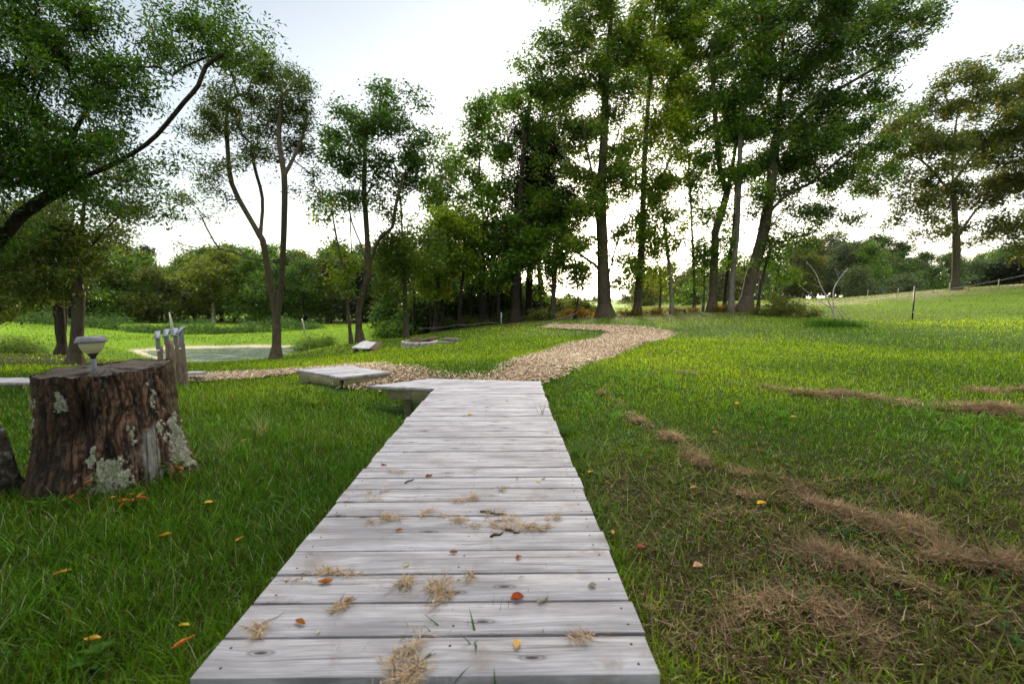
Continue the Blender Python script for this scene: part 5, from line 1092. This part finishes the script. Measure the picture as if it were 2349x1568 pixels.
# drift log in pond, snags
a = at_z(672, 797, WATER_Z + .03); b = at_z(722, 799, WATER_Z + .03); m = MB(); P = np.linspace(a, b, 7); P[:, 2] += .05 + .04 * np.sin(np.arange(7)); m.tube(P - a, np.linspace(.05, .1, 7), 8, .2, 2); m.tube([P[2] - a, P[2] - a + [-.5, -.4, -.03]], [.04, .02], 6)
o = m.build('drift_log', M_bark_pale, smooth=True); o.location = a; tag(o, 'pale barkless log lying in the shallows at the right end of the pond', 'log')
mbp = M_bark_pale
for k, (px, yb, yt, Y, lb_) in enumerate([(395, 772, 716, 27, 'pale broken dead trunk sticking up beyond the log posts'), (697, 766, 730, 27, 'thin grey pole standing beyond the pond right of the twin trunk')]):
    b = at_y(px, yb, Y); b[2] = float(H(b[0], b[1])) - .1; h_ = at_y(px, yt, Y)[2] - b[2]; P = np.array([[0, 0, 0], [.04, 0, h_ * .5], [-.03, 0, h_ * .8], [-.08, 0, h_]]); m = MB(); m.tube(P, [.1, .08, .06, .02] if k == 0 else [.04] * 4, 9, .2, k)
    o = m.build('snag' if k == 0 else 'pole', mbp, smooth=True); o.location = b; tag(o, lb_, 'dead trunk' if k == 0 else 'pole')

# ------------------------------------------------------------------ things lying on the boardwalk
def straw_clump(px, py, sx, sy, n, label, rz=0, ht=.012, tone=(.36, .25, .14)):
    c = at_z(px, py, 0.0); r_ = np.random.default_rng(int(px * 7 + py)); n = int(n * .42) + 14; nc = 3 + n // 50; cs = r_.normal(0, .42, (nc, 2)); off = (cs[r_.integers(0, nc, n)] + r_.normal(0, .2, (n, 2)) * r_.uniform(.3, 1.8, (n, 1))) * [sx, sy]
    off = np.stack([off[:, 0] * math.cos(rz) - off[:, 1] * math.sin(rz), off[:, 0] * math.sin(rz) + off[:, 1] * math.cos(rz)], 1)
    P = np.c_[off, .003 + ht * np.exp(-(off ** 2).sum(1) / (sx * sy)) * r_.random(n)]
    Cn = np.array(tone) * r_.uniform(.25, 1.6, (n, 1)); k = r_.random((n, 1)) < .2; Cn = np.where(k, np.array([.55, .44, .3]) * r_.uniform(.7, 1.1, (n, 1)), Cn)
    V, Q, T, C = blades(P, r_.uniform(0, 6.3, n), r_.uniform(1.25, 1.57, n), r_.uniform(-.12, .35, n), r_.uniform(.012, .055, n), r_.uniform(.0014, .003, n), Cn, 3, r_.uniform(-.5, .5, n))
    V[:, 2] = np.maximum(V[:, 2], .002)
    o = mesh_np('straw_clump', V, [Q, T], M_dry, colr=C); o.location = c; tag(o, label, 'straw', 'dry grass scraps on the boardwalk')
for a in [(905, 1192, .09, .08, 420, 'loose straw clump, leftmost of the row two thirds down the boardwalk'), (985, 1174, .07, .05, 260, 'small straw tuft with a leaf right of the leftmost clump in the row'), (1050, 1194, .07, .035, 200, 'small flat straw tuft in the middle of the boardwalk row'),
          (1150, 1190, .09, .11, 700, 'biggest tangle of straw and twigs on the right half of the boardwalk'), (1205, 1212, .12, .05, 600, 'straw spread trailing right from the biggest tangle'), (1275, 1187, .05, .03, 120, 'tiny straw wisp near the right edge beyond the biggest tangle'),
          (1085, 1140, .07, .035, 200, 'light straw tuft just beyond the big tangle'), (1045, 1152, .05, .02, 110, 'thin straw wisp beside the light tuft near mid boardwalk'), (905, 1083, .05, .05, 120, 'faint straw wisp on the left of the middle boards'), (852, 1146, .05, .02, 70, 'few straws by a curled leaf near the left edge'),
          (750, 1318, .12, .035, 520, 'long straw drift along a plank gap near the left edge'), (930, 1345, .05, .05, 300, 'rounded straw tuft left of the tall nest like one'), (1015, 1355, .05, .08, 700, 'dense nest like straw heap in the third board row from the camera'), (1078, 1330, .03, .03, 90, 'small straw pinch beside the nest like heap'),
          (780, 1398, .03, .05, 220, 'narrow straw wad with a bark strip on the left boards'), (605, 1446, .045, .025, 200, 'straw knot by the left edge of the second board'), (935, 1515, .07, .10, 1100, 'largest straw heap on the nearest board'), (1325, 1462, .07, .025, 160, 'crumbled straw along the right part of the nearest gap'),
          (1150, 1124, .03, .015, 60, 'tiny straw pinch on a plank gap right of the middle'), (880, 1128, .03, .015, 40, 'wisp of straw on the fifth seam left of centre')]:
    straw_clump(*a)
def leafshape(L, W, curl, seed, colr, nu=9, nv=5):
    r_ = np.random.default_rng(seed); u = np.linspace(0, 1, nu); v = np.linspace(-1, 1, nv); U, Vv = np.meshgrid(u, v, indexing='ij')
    wv = np.sin(np.pi * np.clip(U, 0.02, .98)) ** .8 * W / 2; x = (U - .5) * L; y = Vv * wv
    z = curl * (np.abs(Vv) ** 1.5 * wv * 1.1 + .35 * L * (U - .5) ** 2) + .003 * vnoise(np.stack([U * 4, Vv * 2, U * 0], -1), seed)
    P = np.stack([x, y, z], -1).reshape(-1, 3); P[:, 2] -= P[:, 2].min(); ids = np.arange(nu * nv).reshape(nu, nv)
    Q = np.stack([ids[:-1, :-1], ids[1:, :-1], ids[1:, 1:], ids[:-1, 1:]], -1).reshape(-1, 4)
    C = np.array(colr) * (1 + .35 * vnoise(P * 60, seed)[:, None]); C[np.abs(np.repeat([v], nu, 0).ravel()) < .1] *= .75
    return P, Q, np.clip(C, 0, 1)
def fleaf(px, py, L, W, c, rz, curl, label, z=None, grp='fallen leaves on the boardwalk'):
    P, Q, C = leafshape(L, W, curl, int(px + py), c)
    p = at_z(px, py, 0) if z is None else G(px, py)
    o = mesh_np('fallen_leaf', P, [Q], M_dry, colr=C, smooth=True); o.location = (p[0], p[1], (0 if z is None else p[2]) + (.003 if z is None else z)); o.rotation_euler = (random.uniform(-.15, .15), random.uniform(-.15, .15), rz); tag(o, label, 'leaf', grp)
OR, RD, YL, TN, PK = (.40, .15, .025), (.32, .06, .015), (.50, .32, .05), (.36, .24, .12), (.45, .22, .13)
for a in [(747, 1339, .05, .02, OR, .05, 1.2, 'curled orange leaf below the long straw drift'), (1187, 1376, .045, .034, RD, .2, .7, 'bright red orange leaf on the third nearest board'), (1186, 1480, .04, .022, (.60, .36, .09), 1.5, .9, 'golden tan leaf upright on the nearest board seam'),
          (690, 1432, .04, .016, OR, -.4, 1.3, 'rolled orange leaf near the left part of the second board'), (1077, 952, .04, .03, YL, 0, .5, 'yellow leaf lying far up the middle of the boardwalk'), (984, 1093, .05, .02, RD, .9, .8, 'pointed red leaf left of centre half way up'),
          (1160, 1214, .03, .022, PK, 1.2, .4, 'pale pink leaf lying on the biggest straw tangle'), (932, 1299, .022, .012, (.65, .6, .35), .8, .5, 'cream petal like leaf above the rounded straw tuft'), (1235, 1105, .04, .012, (.6, .5, .25), -.8, .7, 'slim cream leaf right of centre half way up'),
          (847, 1130, .035, .012, (.5, .32, .14), .3, .8, 'slim tan leaf near the left edge of the middle boards'), (915, 1218, .03, .014, OR, .2, 1, 'small orange leaf under the leftmost straw clump'), (880, 1068, .035, .012, (.25, .06, .03), 0, .8, 'dark red curled leaf by a seam left of centre'),
          (1190, 1282, .025, .014, OR, .5, 1.2, 'tiny curled orange leaf below the big tangle'), (1247, 1100, .02, .01, (.3, .18, .1), .1, .8, 'tiny brown leaf crumb beside the slim cream leaf'), (1040, 1270, .03, .014, (.3, .13, .05), .1, 1.2, 'crumpled brown leaf lying on a seam left of the fork shaped straw'),
          (1245, 1380, .05, .018, (.35, .33, .32), .7, .8, 'grey curled bark chip right of the red orange leaf'), (1358, 1347, .03, .02, (.30, .27, .24), .2, .8, 'small grey bark crumb near the right edge of the third nearest board'), (800, 1378, .03, .014, (.6, .3, .1), .8, .9, 'orange chip on the tip of the narrow straw wad'),
          (1187, 1163 - 63, .02, .01, (.35, .2, .1), 1, .8, 'small brown flake in the middle of the central boards'), (930, 1003 + 35, .03, .01, (.12, .1, .09), .2, .5, 'thin black twig flake left of centre far up the boards'), (1255, 1187 + 5, .025, .012, (.6, .35, .12), -.9, .8, 'amber flake beside the tiny straw wisp'), (730, 1452, .015, .009, (.7, .62, .45), 1.2, .3, 'pale seed husk left of centre near the nearest gap')]:
    fleaf(*a)
for a in [(1745, 1178, .05, .028, (.75, .38, .03), .1, .4, 'bright yellow orange leaf on the brown lawn right of the boardwalk', .055), (380, 1256, .05, .02, (.6, .35, .04), .5, .9, 'twisted yellow leaf in the grass halfway between stump and boardwalk', .06), (551, 1266, .05, .02, (.45, .2, .05), 1.3, .8, 'upright brown leaf in the grass near the left boardwalk edge', .06),
          (145, 1340, .06, .02, (.6, .3, .05), .6, .8, 'long orange leaf in the shaded grass below the stump', .05), (425, 1466, .035, .014, (.6, .45, .05), .2, .9, 'small yellow leaf in the grass near the nearest board', .05), (478, 1182, .05, .025, (.6, .4, .06), .3, .6, 'yellow leaf held in grass right of the stump', .07), (1470, 1275, .05, .03, (.3, .08, .04), .4, .7, 'dark maroon leaf just right of the boardwalk', .04),
          (1405, 1240, .05, .02, (.55, .25, .1), 1.4, .7, 'peach leaf against the right boardwalk edge', .04), (1600, 1322, .04, .03, (.6, .3, .2), .2, .5, 'pink tan leaf in the matted brown grass', .045), (1590, 858 + 280, .04, .03, (.35, .2, .06), .2, .5, 'brown leaf among clippings right of the row', .05), (560, 1030, .04, .02, (.55, .3, .08), .9, .8, 'small rusty leaf on the grass right of the stump rim', .07),
          (425, 1530, .07, .02, (.55, .15, .03), 1.2, .8, 'red orange leaf hanging at the near left board corner', .08), (1355, 1100, .04, .025, (.65, .3, .05), .5, .6, 'orange leaf beside the right boardwalk edge by the clover', .05), (1690, 940, .05, .03, (.7, .35, .03), .2, .5, 'orange leaf on green lawn left of the long straw row', .06), (1820, 972, .05, .03, (.65, .4, .05), .2, .5, 'yellow orange leaf below the long straw row', .06),
          (1640, 1010, .05, .03, (.5, .2, .05), .4, .5, 'rust coloured leaf on the lawn above the curved straw row', .06), (215, 1500, .05, .02, (.6, .35, .05), .2, .8, 'blurred amber leaf low in the left corner grass', .05)]:
    fleaf(a[0], a[1], *a[2:8], z=a[8], grp='fallen leaves on the grass')
def twig(px, py, L, rz, label, r=.0025, c=mdw.m):
    p = at_z(px, py, 0); P = np.array([[-L / 2, 0, .003], [-L / 6, .006, .006], [L / 5, -.004, .004], [L / 2, .004, .005]]); m = MB(); m.tube(P, [r, r, r * .8, r * .4], 6, .2, int(px)); o = m.build('twig', c, smooth=True); o.location = p; o.rotation_euler = (0, 0, rz); tag(o, label, 'twig', 'twigs on the boardwalk')
twig(1130, 1178, .12, -.25, 'dark twig lying across the top of the biggest straw tangle', .005, M_bark); twig(1175, 1220, .07, -.5, 'short brown twig at the lower side of the straw tangle', .005, M_bark); twig(1140, 1228, .06, .5, 'stubby bark twig at the lower left of the straw tangle', .006, M_bark)
twig(620, 1424, .10, 1.0, 'pale bent straw stalk standing by the left edge of the second board', .0016); twig(1230, 1212, .10, -.15, 'thin reddish twig within the straw trail', .003, M_bark); twig(940, 1104, .07, 1.0, 'green bent stalk left of the pointed red leaf', .0035, M_bark)
def sprout(px, py, n, L, label, seed, W=.006, c=(.03, .10, .015), lean=(.6, 1.5), ground_=False):
    p = G(px, py) if ground_ else at_z(px, py, 0); r_ = np.random.default_rng(seed)
    P = np.c_[r_.normal(0, .012, (n, 2)), np.full(n, -.02 if not ground_ else 0)]
    V, Q, T, C = blades(P, r_.uniform(0, 6.3, n), r_.uniform(*lean, n), r_.uniform(-.3, .5, n), r_.uniform(.5, 1.1, n) * L, np.full(n, W), np.array(c) * r_.uniform(.6, 1.5, (n, 1)), 4)
    o = mesh_np('grass_sprout', V, [Q, T], M_grass, colr=C); o.location = p; tag(o, label, 'grass sprout', 'grass growing through the boardwalk')
sprout(1090, 1462, 5, .10, 'broad green blades growing through the nearest plank gap', 1, .008); sprout(1020, 1455, 6, .13, 'sprawling green blades left of the ones in the nearest gap', 2, .008, lean=(1.0, 1.5)); sprout(1128, 1385, 2, .09, 'single thin blade rising left of the red orange leaf', 3, .003, lean=(0, .2))
sprout(1165, 921, 7, .10, 'wispy grass tuft growing through the far end of the boardwalk', 4, .004, (.05, .11, .04), (.2, 1.1)); sprout(1243, 950, 7, .18, 'tall thin weed at the far right corner of the boardwalk', 5, .005, (.05, .11, .04), (.05, .6)); sprout(1030, 1560, 4, .07, 'blade tips poking up in front of the nearest board', 6, .006)
sprout(1135, 1562, 2, .08, 'single blade poking up at the very front edge', 7, .005, lean=(0, .3)); sprout(1180, 1385, 2, .07, 'thin blade rising behind the red orange leaf', 8, .003, lean=(0, .3))
# lush yellow green grass plant left of the wing, bright weed leaves
def tuft(px, py, n, L, W, c, label, seed, lean=(.2, 1.0), nm='grass_plant'):
    p = G(px, py); r_ = np.random.default_rng(seed); V, Q, T, C = blades(np.c_[r_.normal(0, .02, (n, 2)), np.zeros(n)], r_.uniform(0, 6.3, n), r_.uniform(*lean, n), r_.uniform(.2, 1, n), L * r_.uniform(.6, 1.1, n), np.full(n, W), np.array(c) * r_.uniform(.7, 1.3, (n, 1)), 4)
    o = mesh_np(nm, V, [Q, T], M_grass, colr=C); o.location = p; tag(o, label, 'grass plant')
tuft(720, 930, 26, .26, .012, (.14, .24, .03), 'spiky yellow green grass plant on the slope left of the boardwalk wing', 31)
tuft(1375, 1090, 18, .09, .018, (.09, .17, .09), 'pale bluish weed rosette beside the right edge of the boardwalk', 32, (.6, 1.3), 'weed')
tuft(1300, 1000, 60, .2, .006, (.05, .13, .03), 'long lush grass clump spilling beside the right boardwalk edge', 33)
tuft(1330, 1050, 70, .2, .006, (.06, .14, .04), 'second long grass clump nearer the camera on the right edge', 34)
tuft(600, 1000, 40, .3, .004, (.25, .26, .14), 'pale seeding grass stalks in the hollow right of the stump', 35, (.1, .9)); tuft(520, 1040, 40, .28, .004, (.2, .24, .1), 'feathery seed stalks just right of the stump', 36, (.1, 1.0))
tuft(430, 1080, 30, .3, .004, (.2, .24, .1), 'long stalks leaning from the right foot of the stump', 37, (.3, 1.1))
tuft(2190, 1120, 16, .16, .014, (.04, .11, .02), 'broad bladed crabgrass tuft on the right lawn', 38); tuft(1935, 1235, 12, .1, .02, (.03, .1, .03), 'broad leaved weed in the dark lawn at the right', 39, (.6, 1.4), 'weed')
def weed(px, py, n, Hh, label, seed, redp=.12, L=.045):
    p = G(px, py); r_ = np.random.default_rng(seed); e = empty('weed_plant', p, label, 'weed', 'weeds round the stump foot'); m = MB(); lv, lq, lc = [], [], []; o_ = 0
    for k in range(n):
        a = r_.uniform(0, 6.3); tip = np.array([math.cos(a), math.sin(a), 0]) * Hh * r_.uniform(.3, .9) + [0, 0, Hh * r_.uniform(.5, 1)]
        P = np.array([[0, 0, 0], tip * .4 + [0, 0, .02], tip * .75 + [0, 0, .01], tip]); m.tube(P, [.0025, .002, .0016, .001], 5)
        for j in range(8):
            t = .25 + .75 * j / 7; q0 = tip * t + [0, 0, .015]; c = (.07, .16, .02) if r_.random() > redp else [(.5, .1, .03), (.55, .25, .04)][int(r_.random() < .5)]
            Pl, Ql, Cl = leafshape(L * r_.uniform(.6, 1.2), L * .36, .6, int(r_.integers(1e6)), c, 5, 3); b = r_.uniform(0, 6.3); el = r_.uniform(-.6, .5)
            Pl[:, 0] += L * .5; x_ = Pl[:, 0] * math.cos(el) - Pl[:, 2] * math.sin(el); z_ = Pl[:, 0] * math.sin(el) + Pl[:, 2] * math.cos(el)
            Pl = np.stack([x_ * math.cos(b) - Pl[:, 1] * math.sin(b), x_ * math.sin(b) + Pl[:, 1] * math.cos(b), z_], 1) + q0
            lv.append(Pl); lq.append(Ql + o_); lc.append(Cl); o_ += len(Pl)
    mst_ = M_bark; m.build('stem', mst_, e); mesh_np('leaves', np.concatenate(lv), [np.concatenate(lq)], M_grass, e, np.concatenate(lc), True)
for k, a in enumerate([(235, 1135, 5, .14, 'weed with green and orange leaves before the middle of the stump', 1, .25), (290, 1125, 5, .16, 'weed with a big red leaf at the grey bare patch of the stump', 2, .4), (345, 1118, 5, .14, 'fine leaved weed at the foot of the bare grey patch', 3, .12), (395, 1110, 5, .15, 'weed with one scarlet leaf under the right root of the stump', 4, .2),
                        (180, 1165, 4, .09, 'low trailing weed at the front left foot of the stump', 5, .1), (100, 1180, 4, .08, 'dull low weed at the far left foot of the stump', 6, .15), (440, 1085, 4, .13, 'weed at the right end of the stump foot', 7, .3), (300, 1170, 5, .10, 'rusty stemmed weed just in front of the stump', 8, .3)]):
    weed(*a)
for px, py, lb_, sd in [(205, 1545, 'broad rounded green leaves low in the left corner', 51), (625, 1168, 'round bright leaf weed between stump and boardwalk', 52)]:
    weed(px, py, 3, .05, lb_, sd, 0, .06)
bpy.context.view_layer.update()

# ------------------------------------------------------------------ haze
if 1:
    hz = MB(); hz.box((0, 40, 14), (400, 420, 36)); th_m = NT('haze'); pv = th_m.n('ShaderNodeVolumePrincipled'); pv.inputs['Density'].default_value = .00008; pv.inputs['Color'].default_value = (1, .96, .9, 1); pv.inputs['Anisotropy'].default_value = .3
    th_m.l(pv.outputs[0], th_m.out.inputs['Volume']); o = hz.build('haze', th_m.m); tag(o, kind='stuff')

# ------------------------------------------------------------------ two unseen trees added behind the viewer, so that their crowns shade the near ground
for k_, (bx, by, blobs, lb_) in enumerate([((-3.4), -3.6, [(-3.2, -1.6, 6.2, 2.6), (-5.6, .3, 5.8, 2.6), (-1.0, -.6, 6.8, 2.2), (-6.5, -2.5, 6, 2.5), (-2.8, .9, 6.4, 1.9)], 'unseen broad tree added behind the viewer on the stump side to shade the near grass'),
                                        (4.2, -3.4, [(3.2, -1.2, 6.4, 2.6), (5.8, .4, 5.8, 2.6), (1.2, -.4, 7.0, 2.0), (6.5, -2.2, 6, 2.6), (3.6, 1.0, 6.4, 1.9), (8.5, 1.2, 6.2, 2.4)], 'unseen broad tree added behind the viewer on the hill side to shade the brown strip')]):
    r_ = np.random.default_rng(70 + k_); B = np.array([bx, by, float(H(bx, by)) - .05]); at = []
    for cx_, cy_, cz_, rr_ in blobs:
        m_ = 26; v = r_.normal(0, 1, (m_, 3)); v /= np.linalg.norm(v, axis=1)[:, None]; v *= r_.random((m_, 1)) ** .4; v = v[r_.integers(0, m_, 190)] + r_.normal(0, .14, (190, 3))
        at.append(np.array([cx_, cy_, cz_]) + v * [rr_, rr_, rr_ * .55])
    at = np.concatenate(at); at = at[at[:, 2] > 2.4 + .95 * np.maximum(at[:, 1], 0)]
    P, par, rad, tips = grow(B, [[B, B + [.2, .1, 1.8], B + [0, .6, 3.6], B + [.3, 1.2, 5.6]]], at, .24, .35, .006, .06, 70 + k_, .6)
    e = empty('added_shade_tree', B, lb_, 'tree'); V, Q = ring_tubes(P - B, par, rad, 8); mesh_np('trunk', V, [Q], M_bark, e, smooth=True)
    V, Q, C = leaves(P - B, par, tips, 40, .26, .18, .10, GRN, 70 + k_); mesh_np('crown', V, [Q], M_leaf, e, C)
